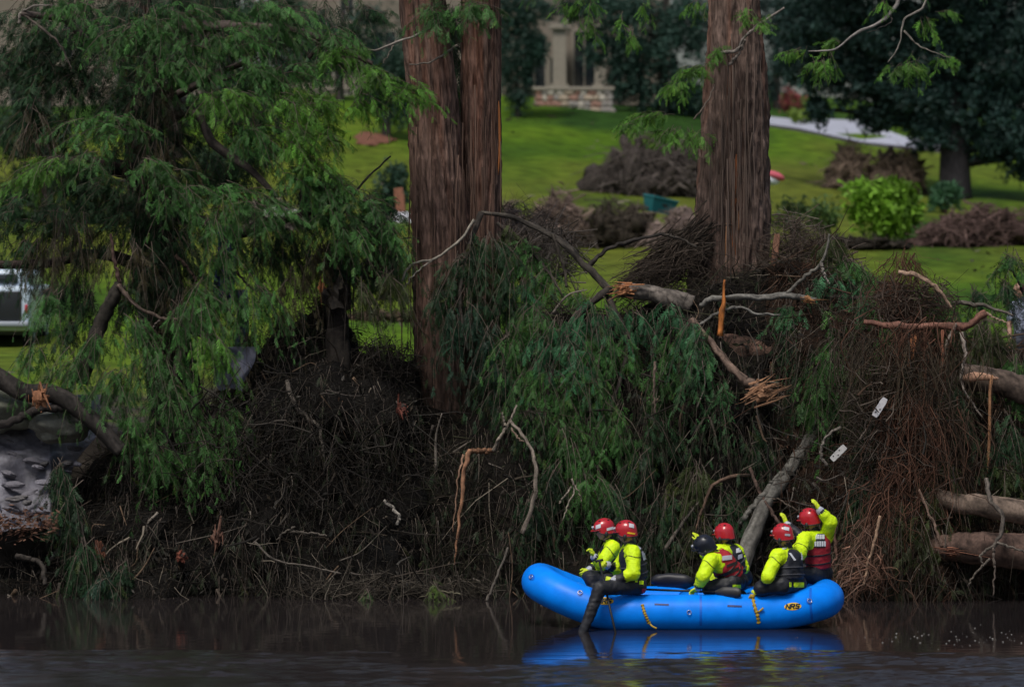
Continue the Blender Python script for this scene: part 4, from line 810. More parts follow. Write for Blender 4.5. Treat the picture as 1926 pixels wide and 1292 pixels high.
log('bright orange split stake standing before the single trunk', [([(1363, 526, 67.1), (1361, 555, 67.1), (1358, 590, 67.1), (1354, 632, 67.1)], 2.5, 8, (.62, .21, .05))], 'split_stake', 'stake', M_split, sides=6, n=14, rough=.35)
plank('split_stake', 'orange split board hanging below the peeled root', 1715, 660, 65.7, 62, 11, .03, 82, (.50, .20, .09), M_split)
plank('split_stake', 'narrow rusty slat hanging beside the dangling pale branch', 1773, 650, 65.9, 60, 6, .02, 90, (.3, .12, .07), M_split)
plank('split_stake', 'upright pinkish bark slab at the right side of the single trunk', 1458, 480, 68.7, 80, 12, .05, 84, (.22, .11, .07), M_split)

# ------------------------------------------------------------------ limestone bank, left
th_ = MB()
U, Tt = np.meshgrid(np.linspace(-80, 190, 120), np.linspace(0, 1, 110))
Yb = 66.2 + 2.4 * Tt + np.clip((U - 95) / 60, 0, 1.5) * 1.6 + .3 * vnoise(np.stack([U * .02, Tt * 3, 0 * U], -1), 77); Xb = (U - HX) * Yb / F; pyb = 1000 - 255 * Tt; Zb = CH - (pyb - HY) * Yb / F + .06 * fbm(np.stack([Xb * 3, Tt * 12, 0 * Xb], -1), 91, 4)
cb = np.array([.135, .13, .152]) * (1 + .5 * fbm(np.stack([Xb * 5, Tt * 26, 0 * Xb], -1), 93, 4))[..., None]
i = np.arange(109)[:, None]; j = np.arange(119)[None]
th_.add(np.stack([Xb, Yb, Zb], -1), np.stack([i * 120 + j, i * 120 + j + 1, (i + 1) * 120 + j + 1, (i + 1) * 120 + j], -1).reshape(-1, 4), None, cb.reshape(-1, 3).clip(.02, 1))
bank = tag(th_.build('limestone_bank', mat('wet_mauve_mud', tint=True, rough=.6, noise=.25, nscale=5, bump=.5, bscale=22)), kind='structure')
ROCKS = []
for q in range(4):
    b = MB(); b.ellipsoid((0, 0, 0), (1, .8, .42), 12, 7, .35, q + 3, (1, 1, 1), nf=1.3); ROCKS.append(b)
def rock_mesh(q, col):
    b = MB(); b.ellipsoid((0, 0, 0), (1, .8, .42), 12, 7, .35, q + 3, col, nf=1.3); o = b.build('stone', M_stone, None, False); me = o.data; bpy.data.objects.remove(o); return me
RM = [rock_mesh(q, c) for q in range(4) for c in [(.20, .19, .22), (.17, .16, .18), (.13, .12, .12)]]
for q in range(40):
    t = rng.random() ** 1.3; py = 965 - 165 * t; Y = 66.2 + 1.9 * t
    px = rng.uniform(-50, 150)
    o = bpy.data.objects.new('stone', RM[rng.integers(len(RM))]); COL.objects.link(o); o.parent = bank
    o.location = P(px, py, Y); s = rng.uniform(.035, .13); o.scale = (s * rng.uniform(1.0, 2.0), s, s * rng.uniform(.8, 1.3)); o.rotation_euler = (rng.normal() * .12, rng.normal() * .2, rng.uniform(0, 6))
b = MB(); b.ellipsoid(P(0, 775, 67.5), (.62, .5, .34), 40, 24, .22, 5, (.13, .135, .10), nf=1.6)
tag(b.build('boulder', M_stone), 'grey green mossy boulder under the dark forked log', 'boulder')
b = MB(); b.ellipsoid(P(115, 800, 67.3), (.5, .4, .25), 40, 24, .25, 8, (.16, .16, .13), nf=1.6)
tag(b.build('boulder', M_stone), 'flat mossy boulder at the top of the pale limestone slope', 'boulder')
# rust brown leaf litter below the slope
n = 500; p = np.stack([rng.uniform(-20, 110, n), 985 + rng.normal(size=n) * 14], -1)
pp = np.stack([(p[:, 0] - HX) * 66 / F, 66 + rng.normal(size=n) * .08 - .1, CH - (p[:, 1] - HY) * 66 / F], -1)
a_ = nrm(rng.normal(size=(n, 3)) * [1, .6, .4]); b_ = nrm(np.cross(a_, rng.normal(size=(n, 3)))); s_ = rng.uniform(.02, .06, (n, 1))
b = MB(); b.add(np.stack([pp - a_ * s_, pp + b_ * s_ * .35, pp + a_ * s_, pp - b_ * s_ * .35], 1), np.arange(n * 4).reshape(-1, 4), None, np.repeat(np.array([.15, .08, .055]) * rng.uniform(.4, 1.4, (n, 1)), 4, 0))
tag(b.build('bark_litter', M_root), 'rust brown bark litter below the pale limestone slope', 'litter', kind='stuff')

# hanging cloth in the left boughs
M_cloth = mat('wet_cloth', tint=True, rough=.8, noise=.3, nscale=6)
def cloth(label, px, py, w, h, Y, col, seed, name='hanging_cloth'):
    nu, nv = 24, 40; U, W = np.meshgrid(np.linspace(-.5, .5, nu), np.linspace(0, 1, nv)); s = Y / F
    fold = .025 * np.sin(U * 13 + seed + 2.5 * W) + .08 * vnoise(np.stack([U * 5, W * 3, 0 * U + seed], -1), seed)
    X = (px - HX) * s + U * w * s * (1 - .25 * np.sin(W * 3 + seed)) + .04 * np.sin(W * 5); Z = CH - (py - HY) * s - W * h * s * (1 + .12 * vnoise(np.stack([U * 4, 0 * U, 0 * U + seed], -1), 3))
    A = np.stack([X, Y + fold, Z], -1).reshape(-1, 3); B = A + np.array([0, .008, 0])
    i = np.arange(nv - 1)[:, None]; j = np.arange(nu - 1)[None]; Q = np.stack([i * nu + j, (i + 1) * nu + j, (i + 1) * nu + j + 1, i * nu + j + 1], -1).reshape(-1, 4)
    b = MB(); b.add(A, Q, None, col); b.add(B, Q[:, ::-1], None, col)
    return tag(b.build(name, M_cloth), label, 'cloth')
cloth('dark navy cloth strip caught high in the left boughs', 423, 425, 30, 150, 67.6, (.02, .03, .10), 3)
cloth('blue grey tarp strip hanging down inside the left boughs', 452, 545, 30, 190, 67.5, (.06, .085, .13), 7)
cloth('pale grey sheet hanging at the bottom of the left boughs', 434, 652, 74, 75, 67.25, (.13, .135, .18), 5)

# ------------------------------------------------------------------ rounded box helper
def rbox(mb, c, size, r=.05, R=None, col=(1, 1, 1), m=0, n=3):
    h = np.asarray(size, float) / 2; r = min(r, h.min() * .98)
    def axis(hh): return np.concatenate([-hh + r * (1 - np.cos(np.linspace(0, math.pi / 2, n + 1))), hh - r * (1 - np.cos(np.linspace(math.pi / 2, 0, n + 1)))])
    for ax in range(3):
        u, v = [a for a in range(3) if a != ax]
        A, B = np.meshgrid(axis(h[u]), axis(h[v]), indexing='ij'); k = A.shape[0]; l = A.shape[1]
        for sg in (-1, 1):
            p = np.zeros(A.shape + (3,)); p[..., u] = A; p[..., v] = B; p[..., ax] = sg * h[ax]
            q = np.clip(p, -h + r, h - r); p = q + r * nrm(p - q)
            i = np.arange(k - 1)[:, None]; j = np.arange(l - 1)[None]
            Q = np.stack([i * l + j, (i + 1) * l + j, (i + 1) * l + j + 1, i * l + j + 1], -1).reshape(-1, 4)
            flip = (sg < 0) ^ (ax == 1)
            if flip: Q = Q[:, ::-1]
            V = p.reshape(-1, 3)
            if R is not None: V = V @ np.asarray(R).T
            mb.add(V + np.asarray(c, float), Q, None, col, m)
    return mb
def rotz(a): c, s = math.cos(a), math.sin(a); return np.array([[c, -s, 0], [s, c, 0], [0, 0, 1.0]])
def rotx(a): c, s = math.cos(a), math.sin(a); return np.array([[1.0, 0, 0], [0, c, -s], [0, s, c]])
def roty(a): c, s = math.cos(a), math.sin(a); return np.array([[c, 0, s], [0, 1.0, 0], [-s, 0, c]])

# ------------------------------------------------------------------ background: houses
M_stucco = mat('cream_stucco', (.20, .17, .135), .85, noise=.12, nscale=2)
M_trim = mat('pale_trim', (.27, .24, .195), .7, noise=.1)
M_glass = mat('dark_window_glass', (.015, .02, .025), .08, spec=.6)
M_roof = mat('dark_shingle_roof', (.05, .045, .045), .9, noise=.3, nscale=6)
def house(label, px0, px1, Y, py_base, height, wins, cols, door=None, stucco=M_stucco):
    a, b_ = P(px0, py_base, Y), P(px1, py_base, Y); w = b_[0] - a[0]; cx = (a[0] + b_[0]) / 2; z0 = a[2] - .6
    t = thing('house', (cx, Y, z0), label, 'house')
    m = MB(); m.box((cx, Y + 4, z0 + (height + .6) / 2), (w, 8, height + .6)); m.build('wall', stucco, t, False)
    m = MB(); zr = z0 + height + .6
    m.add([[cx - w / 2 - .6, Y - .7, zr], [cx + w / 2 + .6, Y - .7, zr], [cx + w / 2 + .6, Y + 8.7, zr], [cx - w / 2 - .6, Y + 8.7, zr], [cx - w / 2 + 1, Y + 4, zr + 2], [cx + w / 2 - 1, Y + 4, zr + 2]],
          [[0, 1, 5, 4], [2, 3, 4, 5], [0, 3, 2, 1]], [[1, 2, 5], [3, 0, 4]]); m.build('roof', M_roof, t, False)
    for (x0, x1, y0, y1) in wins:
        p, q = P(x0, y1, Y), P(x1, y0, Y); c = (p + q) / 2; sx, sz = q[0] - p[0], q[2] - p[2]
        m = MB(); m.box((c[0], Y - .01, c[2]), (sx, .06, sz)); wo = m.build('window', M_glass, t, False)
        m = MB()
        for s in (-1, 1): m.box((c[0] + s * (sx / 2 + .05), Y - .05, c[2]), (.1, .12, sz + .2)); m.box((c[0], Y - .052, c[2] + s * (sz / 2 + .05)), (sx, .11, .1))
        m.box((c[0], Y - .056, c[2]), (.05, .05, sz)); m.build('frame', M_trim, wo, False)
    for (x0, y0, y1, wd_) in cols:
        p, q = P(x0, y1, Y - 1.2), P(x0, y0, Y - 1.2); m = MB(); m.box((p[0], Y - 1.2, (p[2] + q[2]) / 2), (wd_, wd_, q[2] - p[2])); m.box((p[0], Y - 1.2, q[2] + .1), (wd_ * 1.6, wd_ * 1.6, .2)); m.box((p[0], Y - 1.2, p[2] + .1), (wd_ * 1.4, wd_ * 1.4, .2)); m.build('porch_column', M_trim, t, False)
    return t
house('cream stucco house with dark windows behind the hilltop lawn', 540, 1260, 190, 172, 6.5, [(985, 1025, 70, 165), (1080, 1118, 60, 165), (1150, 1200, 70, 150), (1035, 1062, 110, 165), (640, 665, -60, 40), (590, 625, 90, 150), (700, 745, 60, 150), (800, 850, 60, 150), (880, 930, 60, 150)], [(1052, 55, 168, .55), (1130, 55, 168, .5), (968, 55, 168, .5)])
house('pale house mostly hidden behind the drooping left boughs', -90, 420, 175, 300, 9, [(20, 70, 120, 200), (120, 160, 40, 110), (220, 270, 130, 210), (320, 360, 40, 120), (330, 380, 180, 260), (60, 100, 250, 300), (180, 220, 250, 300)], [])
M_rubble = [mat('wall_stone_%s' % n, c, .85, noise=.25, nscale=5) for n, c in (('buff', (.36, .29, .22)), ('red', (.30, .17, .13)), ('grey', (.26, .24, .22)), ('pale', (.44, .40, .34)))]
M_mortar = mat('wall_mortar', (.22, .19, .16), .95, noise=.2)
def stone_wall(label, px0, px1, py0, py1, Y):
    p, q = P(px0, py1, Y), P(px1, py0, Y); w, h = q[0] - p[0], q[2] - p[2]
    t = thing('stone_wall', ((p[0] + q[0]) / 2, Y, p[2]), label, 'wall')
    m = MB(); m.box(((p[0] + q[0]) / 2, Y + .2, p[2] + h / 2 - .2), (w, .36, h + .3)); m.build('wall_core', M_mortar, t, False)
    m = MB(); rbox(m, ((p[0] + q[0]) / 2, Y + .2, q[2] + .02), (w + .16, .56, .14), .03); m.build('coping', M_trim, t, False)
    mes = []
    for k_ in range(8):
        b = MB(); b.ellipsoid((0, 0, 0), (.5, .5, .5), 10, 6, .25, k_ + 30, nf=1.2); o = b.build('stone', M_rubble[k_ % 4], None, False); mes.append(o.data); bpy.data.objects.remove(o)
    rows = 4
    for r_ in range(rows):
        x = p[0] + rng.uniform(0, .08)
        while x < q[0] - .08:
            ln = rng.uniform(.2, .42); o = bpy.data.objects.new('stone', mes[rng.integers(8)]); COL.objects.link(o); o.parent = t
            o.location = Vector((min(x + ln / 2, q[0] - .1), Y + .02, p[2] + (r_ + .5) * h / rows)) - t.location; o.scale = (ln * 1.1, .14, h / rows * 1.15); o.rotation_euler = (0, rng.normal() * .12, 0); x += ln
    return t
stone_wall('low rubble stone wall with pale coping at the top of the lawn', 1005, 1152, 168, 214, 180)
stone_wall('low pinkish stone wall glimpsed through the left boughs', 575, 695, 168, 208, 180)

# driveway on the hill with its dark retaining edge
M_conc = mat('pale_concrete', (.42, .43, .50), .6, noise=.12, nscale=2); M_edge = mat('dark_retaining_concrete', (.045, .042, .045), .9, noise=.2)
nearp = [(1425, 236), (1500, 246), (1560, 259), (1620, 272), (1700, 280), (1780, 289)]; farp = [(1425, 222), (1500, 230), (1560, 229), (1620, 232), (1700, 262), (1780, 272)]
A = np.array([P(a, b - 5, ground_hit(a, b)) for a, b in nearp]); B = np.array([P(a, b - 5, ground_hit(a, b)) for a, b in farp]); nA = len(A)
m = MB(); m.add(np.vstack([A, B]), [[q, q + 1, nA + q + 1, nA + q] for q in range(nA - 1)]); tag(m.build('driveway', M_conc, None, False), kind='structure')
m = MB(); D = np.array([0, -.06, 0]); lo = A.copy(); lo[:, 1] -= .5; lo[:, 2] -= .42; back = np.array([0, .25, 0])
top = A + D + np.array([0, 0, -.02])
m.add(np.vstack([top, lo + D, top + back - D * 0 + np.array([0, 0, -.004])]), [[nA + q, nA + q + 1, q + 1, q] for q in range(nA - 1)] + [[q, q + 1, 2 * nA + q + 1, 2 * nA + q] for q in range(nA - 1)])
tag(m.build('retaining_wall', M_edge, None, False), 'dark retaining wall along the pale driveway on the hill', 'wall')

# ------------------------------------------------------------------ background: trees
M_bgleaf = mat('broad_leaf', tint=True, rough=.6, trans=.25, spec=.3)
def bg_tree(label, px, py, Y, rpx, clouds, col, n=2600, size=.2, tcol=(.045, .038, .035), group=None):
    Y = ground_hit(px, py); base = P(px, py, Y); s = Y / F
    t = thing('background_tree', base, label, 'tree', group)
    top = min(c[1] for c in clouds)
    m = MB(); m.tube(spline([base - [0, 0, .4], P(px - 2, (py + top) / 2, Y), P(px + 4, top - 40, Y)], 16), np.linspace(rpx, rpx * .35, 16) * s, 14, tcol, .12, streak=.3); m.build('trunk', M_bark, t)
    for q, c in enumerate(clouds): m = MB(); m.tube(spline([P(px, min(py - 30, c[1] + c[3] * .3), Y), P((px + c[0]) / 2, c[1] + 10, Y), P(c[0], c[1], Y + .2)], 8), np.linspace(rpx * .35, rpx * .08, 8) * s, 6, tcol); m.build('limb', M_bark, t)
    m = MB()
    for (cx, cy, rx, ry) in clouds:
        leaf_cloud(m, P(cx, cy, Y), np.array([rx * s, max(rx, ry) * s * .8, ry * s]), int(3.0 * n * rx * ry / 6000) + 400, size * .47, col)
    m.build('crown', M_bgleaf, t)
DG = (.030, .070, .052); DG2 = (.026, .060, .052)  # distance haze put into the leaf colours as a bluish lift
bg_tree('huge dark tree with a thick trunk shading the hill on the right', 1797, 375, 148, 33, [(1560, 40, 110, 70), (1680, 60, 110, 80), (1800, 60, 120, 90), (1910, 60, 110, 100), (1600, 140, 80, 55), (1700, 170, 90, 60), (1820, 190, 90, 70), (1910, 200, 70, 90), (1520, 120, 70, 50), (1660, 220, 40, 26), (1760, 250, 60, 36), (1870, 270, 60, 40), (1940, 290, 50, 60), (1700, -60, 240, 70), (1540, 205, 26, 30), (1640, 225, 40, 24)], DG2, 3600, .2, (.03, .027, .03))
bg_tree('dark tree left of the single trunk hiding the house corner', 1250, 215, 172, 12, [(1200, 60, 70, 70), (1270, 110, 60, 90), (1180, 150, 45, 50), (1300, 40, 60, 60), (1240, 190, 50, 36), (1300, 200, 30, 40), (1160, 20, 60, 40), (1120, 90, 30, 40), (1100, 10, 50, 40)], DG, 2600, .2)
bg_tree('slim dark drooping tree right of the double trunk', 975, 222, 172, 6, [(965, 30, 40, 50), (985, 100, 32, 50), (975, 170, 26, 44), (1000, 20, 60, 30), (1010, 90, 22, 40), (950, 110, 20, 60)], DG, 2600, .17)
bg_tree('dark tree filling the gap right of the single trunk', 1462, 205, 185, 9, [(1450, 30, 40, 60), (1470, 110, 36, 60), (1440, 160, 24, 40), (1500, 20, 40, 50)], DG2, 2600, .18)
bg_tree('dark broad tree before the cream house above the small lawn tree', 640, 190, 182, 9, [(600, 70, 50, 50), (660, 110, 50, 40), (560, 120, 50, 40), (690, 60, 40, 50)], DG, 2200, .18)
bg_tree('small dark tree in a round mulch bed on the lawn', 728, 262, 158, 10, [(730, 150, 50, 50), (745, 210, 34, 34), (700, 190, 26, 26), (760, 120, 40, 50)], (.03, .075, .05), 2400, .16)
bg_tree('dark tall tree behind the left edge of the double trunk', 735, 160, 176, 14, [(710, 40, 40, 60), (760, 60, 40, 70), (735, 120, 50, 40), (720, -20, 60, 50), (850, 60, 40, 60), (850, 160, 30, 50)], DG2, 2600, .18)
bg_tree('dense dark tree behind the uppermost left boughs', 330, 300, 150, 18, [(250, 60, 90, 60), (370, 20, 100, 60), (470, 60, 80, 60), (340, 130, 90, 50), (440, 180, 70, 50), (250, 210, 60, 50), (540, 40, 40, 60)], (.03, .065, .035), 2000, .2)
bg_tree('dense dark tree behind the boughs above the white vehicle', 90, 420, 135, 16, [(60, 130, 70, 60), (40, 250, 60, 60), (130, 330, 70, 50), (30, 380, 60, 60), (180, 400, 60, 50), (300, 380, 70, 60), (400, 330, 60, 50)], (.03, .062, .03), 2000, .18)

# shrubs
def shrub(label, px, py, Y, w, h, col, n, size, group=None, lobes=7, up=0):
    Y = ground_hit(px, py); s = Y / F; base = P(px, py, Y); t = thing('shrub', base, label, 'shrub', group)
    m = MB(); lf = MB()
    leaf_cloud(lf, P(px, py - h * .5, Y), np.array([w * .42, w * .4, h * .45]) * s, n // 2, size, col)
    for q in range(lobes):
        a = rng.uniform(-1, 1); b_ = rng.uniform(.25, .85); c = P(px + a * w * .36, py - h * b_, Y - rng.uniform(0, .3))
        m.tube(spline([base + [rng.uniform(-.1, .1), 0, -.1], (base + c) / 2 + [0, 0, .05], c], 8), np.linspace(.03, .008, 8), 5, (.06, .045, .035))
        leaf_cloud(lf, c, np.array([w * .2, w * .2, h * .22]) * s * rng.uniform(.7, 1.2), n // (2 * lobes), size, np.asarray(col) * rng.uniform(.7, 1.3))
    m.build('stem', M_bark, t); lf.build('foliage', M_bgleaf, t)
shrub('bright yellow green round bush on the lawn behind the debris', 1668, 458, 126, 150, 125, (.13, .26, .022), 3600, .13)
shrub('blue green bush right of the bright round bush', 1775, 402, 128, 76, 60, (.05, .13, .06), 1200, .10)
shrub('sparse olive bush left of the bright round bush', 1548, 455, 127, 90, 95, (.065, .12, .035), 900, .09)
shrub('low yellow green bush behind the lawn gap', 722, 565, 112, 120, 90, (.085, .13, .02), 1500, .08)
shrub('dark shrub left of the double trunk on the lower lawn', 735, 400, 128, 70, 100, (.03, .07, .045), 1300, .10)
shrub('ragged green bush in front of the slope left of the double trunk', 610, 415, 126, 110, 90, (.06, .10, .035), 1200, .10)
shrub('dim green bush behind the single trunk base', 1490, 455, 126, 80, 90, (.045, .075, .03), 700, .09)
shrub('red leaved shrub beside the driveway', 1492, 222, 172, 50, 60, (.20, .05, .05), 700, .10)
shrub('small coral red shrub beyond the driveway', 1700, 205, 178, 34, 40, (.30, .07, .05), 350, .10)
shrub('yellow green shrub at the driveway edge', 1510, 236, 168, 60, 34, (.18, .28, .04), 500, .10)

# heaps of uprooted brush on the far lawn
def brush(label, px, py, Y, w, h, col, n=500, cap=None):
    Y = ground_hit(px, py); s = Y / F; base = P(px, py, Y); t = thing('brush_heap', base, label, 'brush heap')
    m = MB(); lob = []
    for q in range(4):
        ox = (q - 1.5) * .22 * w + rng.normal() * .05 * w; hh_ = h * rng.uniform(.75, 1.1) * (1 - .45 * abs(ox) / (w * .5)); lob.append((ox, hh_, w * rng.uniform(.14, .24)))
        m.ellipsoid(base + [ox * s, rng.uniform(-.2, .2), hh_ * s * .3], (lob[-1][2] * s, .55, hh_ * s * .52), 24, 14, .9, int(px + q * 7) % 90, np.asarray(col) * .45, nf=2.6)
    m.build('matted_core', M_core, t)
    k = 4; tt = np.linspace(0, 1, k); n = int(n * 1.2); wl_ = rng.integers(0, 4, n); LO = np.array(lob)[wl_]; u = nrm(rng.normal(size=(n, 3))); u[:, 2] = np.abs(u[:, 2])
    p0 = base + np.stack([LO[:, 0] + u[:, 0] * LO[:, 2], np.zeros(n), (.15 + u[:, 2]) * LO[:, 1] * .95], -1) * s; p0[:, 1] += u[:, 1] * .6 - .25
    d_ = nrm(rng.normal(size=(n, 3)) * [1, .5, .6] + np.stack([u[:, 0] * .5, 0 * u[:, 0], -.35 + .2 * u[:, 2]], -1)); L = rng.gamma(2.2, .22, n) * min(h * s, 1.6) * .8
    PT = p0[:, None] + d_[:, None] * ((tt[None] - .35) * L[:, None])[..., None]; PT[:, :, 2] -= (.2 * L)[:, None] * tt ** 2
    PT += np.cumsum(rng.normal(size=(n, k, 3)) * .03, 1); PT[:, :, 2] = np.maximum(PT[:, :, 2], base[2] - .1)
    for q in range(7):
        a_ = rng.uniform(.3, 2.8); p_ = base + [rng.uniform(-.35, .35) * w * s, -.5, rng.uniform(.1, .6) * h * s]; dv = np.array([math.cos(a_), -.2, math.sin(a_) * .7]) * rng.uniform(.3, .6) * h * s
        m = MB(); m.tube(spline([p_ - dv * .6, p_ + rng.normal(size=3) * .05, p_ + dv], 8), np.linspace(.05, .02, 8) * rng.uniform(.6, 1.4), 7, np.asarray(col) * rng.uniform(.5, 1.5), .2); m.build('snapped_limb', M_wood, t)
    m = MB(); m.strands(PT, rng.gamma(2, .007, (n, 1)).clip(.004, .04) * (1 - .5 * tt)[None], np.asarray(col) * rng.uniform(.5, 1.6, (n, 1)), 3); tag(m.build('root_strands', M_root, t), kind='stuff')
    return t
brush('tan uprooted stump heap on the lawn right of the double trunk', 1050, 458, 130, 115, 100, (.20, .145, .12), 420)
brush('dark olive brown brush heap left of the teal bin', 1165, 464, 128, 130, 86, (.085, .07, .055), 700)
brush('grey brushwood heap high on the slope left of the single trunk', 1232, 368, 148, 200, 115, (.12, .10, .09), 700)
brush('brown root wad behind the bright round bush', 1632, 360, 140, 190, 100, (.19, .14, .105), 700)
brush('reddish brown brush heap along the right edge of the lawn', 1850, 462, 130, 230, 74, (.13, .085, .075), 900)
brush('small brown brush heap against the double trunk', 960, 450, 129, 60, 66, (.15, .11, .10), 300)
brush('pinkish grey rubble heap under the teal bin', 1275, 462, 129, 110, 66, (.24, .18, .16), 360)
brush('dim brown drift line across the lawn in the gap', 730, 602, 108, 170, 22, (.12, .085, .06), 260)
brush('grey drift heap behind the left boughs on the lower lawn', 510, 430, 120, 120, 60, (.2, .17, .15), 300)
brush('low dark brush heap under the bright round bush', 1600, 468, 125, 160, 30, (.06, .05, .04), 260)
Ym = ground_hit(703, 264); xm = (703 - HX) * Ym / F; rr_, aa_ = np.meshgrid(np.linspace(0, 1, 8), np.linspace(0, 2 * math.pi, 40, endpoint=False), indexing='ij'); wob_ = 1 + .25 * np.sin(aa_ * 3 + 1) * .5 + .12 * np.sin(aa_ * 7)
mxx = xm + .72 * rr_ * np.cos(aa_) * wob_; myy = Ym + 1.6 * rr_ * np.sin(aa_) * wob_; mzz = ground_z(mxx, myy) + .05 + .10 * (1 - rr_ ** 2) + .04 * fbm(np.stack([mxx * 6, myy * 6, 0 * mxx], -1), 2, 2)
i = np.arange(7)[:, None]; j = np.arange(40)[None]; b = MB(); b.add(np.stack([mxx, myy, mzz], -1), np.stack([i * 40 + j, (i + 1) * 40 + j, (i + 1) * 40 + (j + 1) % 40, i * 40 + (j + 1) % 40], -1).reshape(-1, 4), None, (.17, .08, .055)); tag(b.build('mulch_bed', M_core), 'rusty mulch bed around the small dark lawn tree', 'mulch')
for q, (px, py, r) in enumerate([(1782, 446, .38), (1862, 448, .3), (1820, 452, .26)]):
    b = MB(); b.ellipsoid(P(px, py, ground_hit(px, py + 12)), (r * 1.3, r, r * .8), 20, 12, .3, q + 60, [(.30, .25, .20), (.33, .31, .30), (.24, .2, .17)][q], nf=1.4)
    tag(b.build('lawn_rock', M_stone, None, False), ['big buff rock in front of the reddish brush heap', 'pale grey rock in front of the reddish brush heap', 'small brown rock between two others by the reddish brush heap'][q], 'rock')

# teal bin, cushion, sheets
t = thing('storage_bin', P(1240, 408, 131), 'tipped teal plastic bin on the lawn left of the single trunk', 'bin')
M_teal = mat('teal_plastic', (.012, .125, .135), .45, noise=.1)
R_ = roty(.22) @ rotz(.5); c = P(1240, 388, 131); m = MB()
hw, hl, hh = .42, .3, .2; V = []
for z, f_ in ((-hh, .78), (hh, 1.0)): V += [[-hw * f_, -hl * f_, z], [hw * f_, -hl * f_, z], [hw * f_, hl * f_, z], [-hw * f_, hl * f_, z]]
m.add(np.array(V) @ R_.T + c, [[0, 1, 5, 4], [1, 2, 6, 5], [2, 3, 7, 6], [3, 0, 4, 7], [0, 3, 2, 1]]); m.build('body', M_teal, t, False)
m = MB(); rbox(m, c + R_ @ [0, 0, hh + .03], (hw * 2.1, hl * 2.15, .07), .025, R_); m.build('lid', M_teal, t)
m = MB(); m.ellipsoid(c + R_ @ [.02, -hl * .9, .06], (.11, .02, .05), 14, 8, rot=R_); m.build('hand_hole', mat('bin_hole', (.01, .02, .02)), t)
t = thing('cushion', P(1456, 348, 124), 'pink and white cushion left beside the single trunk', 'cushion')
m = MB(); m.ellipsoid(P(1452, 338, 124), (.24, .16, .17), 24, 14, .1, 3); m.build('white_half', mat('white_fabric', (.62, .64, .72), .8), t)
m = MB(); m.ellipsoid(P(1458, 331, 123.95), (.27, .17, .12), 24, 14, .1, 5, rot=roty(.35)); m.build('pink_half', mat('pink_fabric', (.55, .10, .14), .8), t)
def crumple(label, px, py, Y, w, h, col, seed):
    b = MB(); b.ellipsoid(P(px, py, Y), (w * Y / F / 2, .25, h * Y / F / 2), 30, 18, .6, seed, col, nf=3.2); tag(b.build('crumpled_sheet', M_cloth, None, False), label, 'sheet')
crumple('crumpled white sheet against the left side of the double trunk', 756, 411, 120, 46, 20, (.60, .60, .64), 3)
crumple('crumpled pale sheet behind the lower left boughs', 528, 403, 118, 60, 22, (.5, .49, .48), 6)
crumple('small white scrap on the heap right of the double trunk', 958, 500, 72, 22, 16, (.62, .62, .68), 9)
crumple('small white scrap behind the fallen dark limb', 965, 470, 74, 14, 14, (.55, .56, .62), 12)
plank('leaning_board', 'short orange brown board standing beside the white sheet', 752, 376, 121, 46, 18, .1, 97, (.26, .11, .07), M_split)

# ------------------------------------------------------------------ white vehicle seen from behind
VY = 100.0; xr = P(57, 640, VY)[0]; zg = P(0, 652, VY)[2]; W_ = 1.92; xc = xr - W_ / 2
t = thing('parked_vehicle', (xc, VY, zg), 'white utility vehicle parked on the lawn seen from behind', 'vehicle')
M_white = mat('white_car_paint', (.48, .57, .68), .3, coat=.5); M_dk = mat('dark_car_trim', (.012, .014, .018), .45); M_cg = mat('car_glass', (.012, .018, .022), .06, spec=.7); M_red = mat('tail_light_red', (.42, .02, .04), .3)
M_bump = mat('grey_bumper', (.28, .31, .36), .45); M_tyre = mat('tyre_rubber', (.012, .012, .012), .85)
m = MB(); rbox(m, (xc, VY + 2.3, zg + .85), (W_, 4.6, 1.02), .12); m.build('body', M_white, t)
m = MB(); rbox(m, (xc, VY + 2.0, zg + 1.44), (W_ * .93, 3.0, .62), .2); m.build('cabin', M_white, t)
m = MB(); rbox(m, (xc, VY + .48, zg + 1.50), (W_ * .66, .06, .22), .03); m.build('rear_window', M_cg, t)
m = MB(); rbox(m, (xc, VY - .005, zg + .90), (W_ * .80, .05, .66), .04); tg = m.build('tailgate', M_dk, t)
m = MB(); rbox(m, (xc, VY - .05, zg + .93), (.3, .03, .06), .01); m.build('handle', M_bump, tg)
m = MB(); m.box((xc, VY - .045, zg + .70), (.32, .02, .14)); m.build('blank_plate', M_white, tg, False)
for s in (-1, 1):
    m = MB(); rbox(m, (xc + s * W_ * .455, VY - .01, zg + .84), (.07, .05, .2), .02); m.build('tail_light', M_red, t)
    for yy in (.9, 3.7):
        m = MB(); m.tube([[xc + s * (W_ / 2 - .24), VY + yy, zg + .36], [xc + s * (W_ / 2 - .02), VY + yy, zg + .36]], .36, 28); wh = m.build('wheel', M_tyre, t, False)
        m = MB(); m.tube([[xc + s * (W_ / 2 - .06), VY + yy, zg + .36], [xc + s * (W_ / 2 + .0), VY + yy, zg + .36]], .2, 20); m.build('rim', M_bump, wh, False)
    m = MB(); rbox(m, (xc + s * (W_ / 2 + .1), VY + 2.9, zg + 1.2), (.2, .12, .16), .04); m.build('mirror', M_dk, t)
m = MB(); rbox(m, (xc + .05, VY + .44, zg + 1.28), (.5, .05, .06), .015); m.build('brake_light', M_red, t)
m = MB(); rbox(m, (xc, VY - .06, zg + .50), (W_ * .98, .2, .13), .05); m.build('bumper', M_bump, t)
m = MB(); rbox(m, (xc, VY + 2.2, zg + .34), (W_ * .8, 4.0, .2), .05); m.build('underbody', M_dk, t)

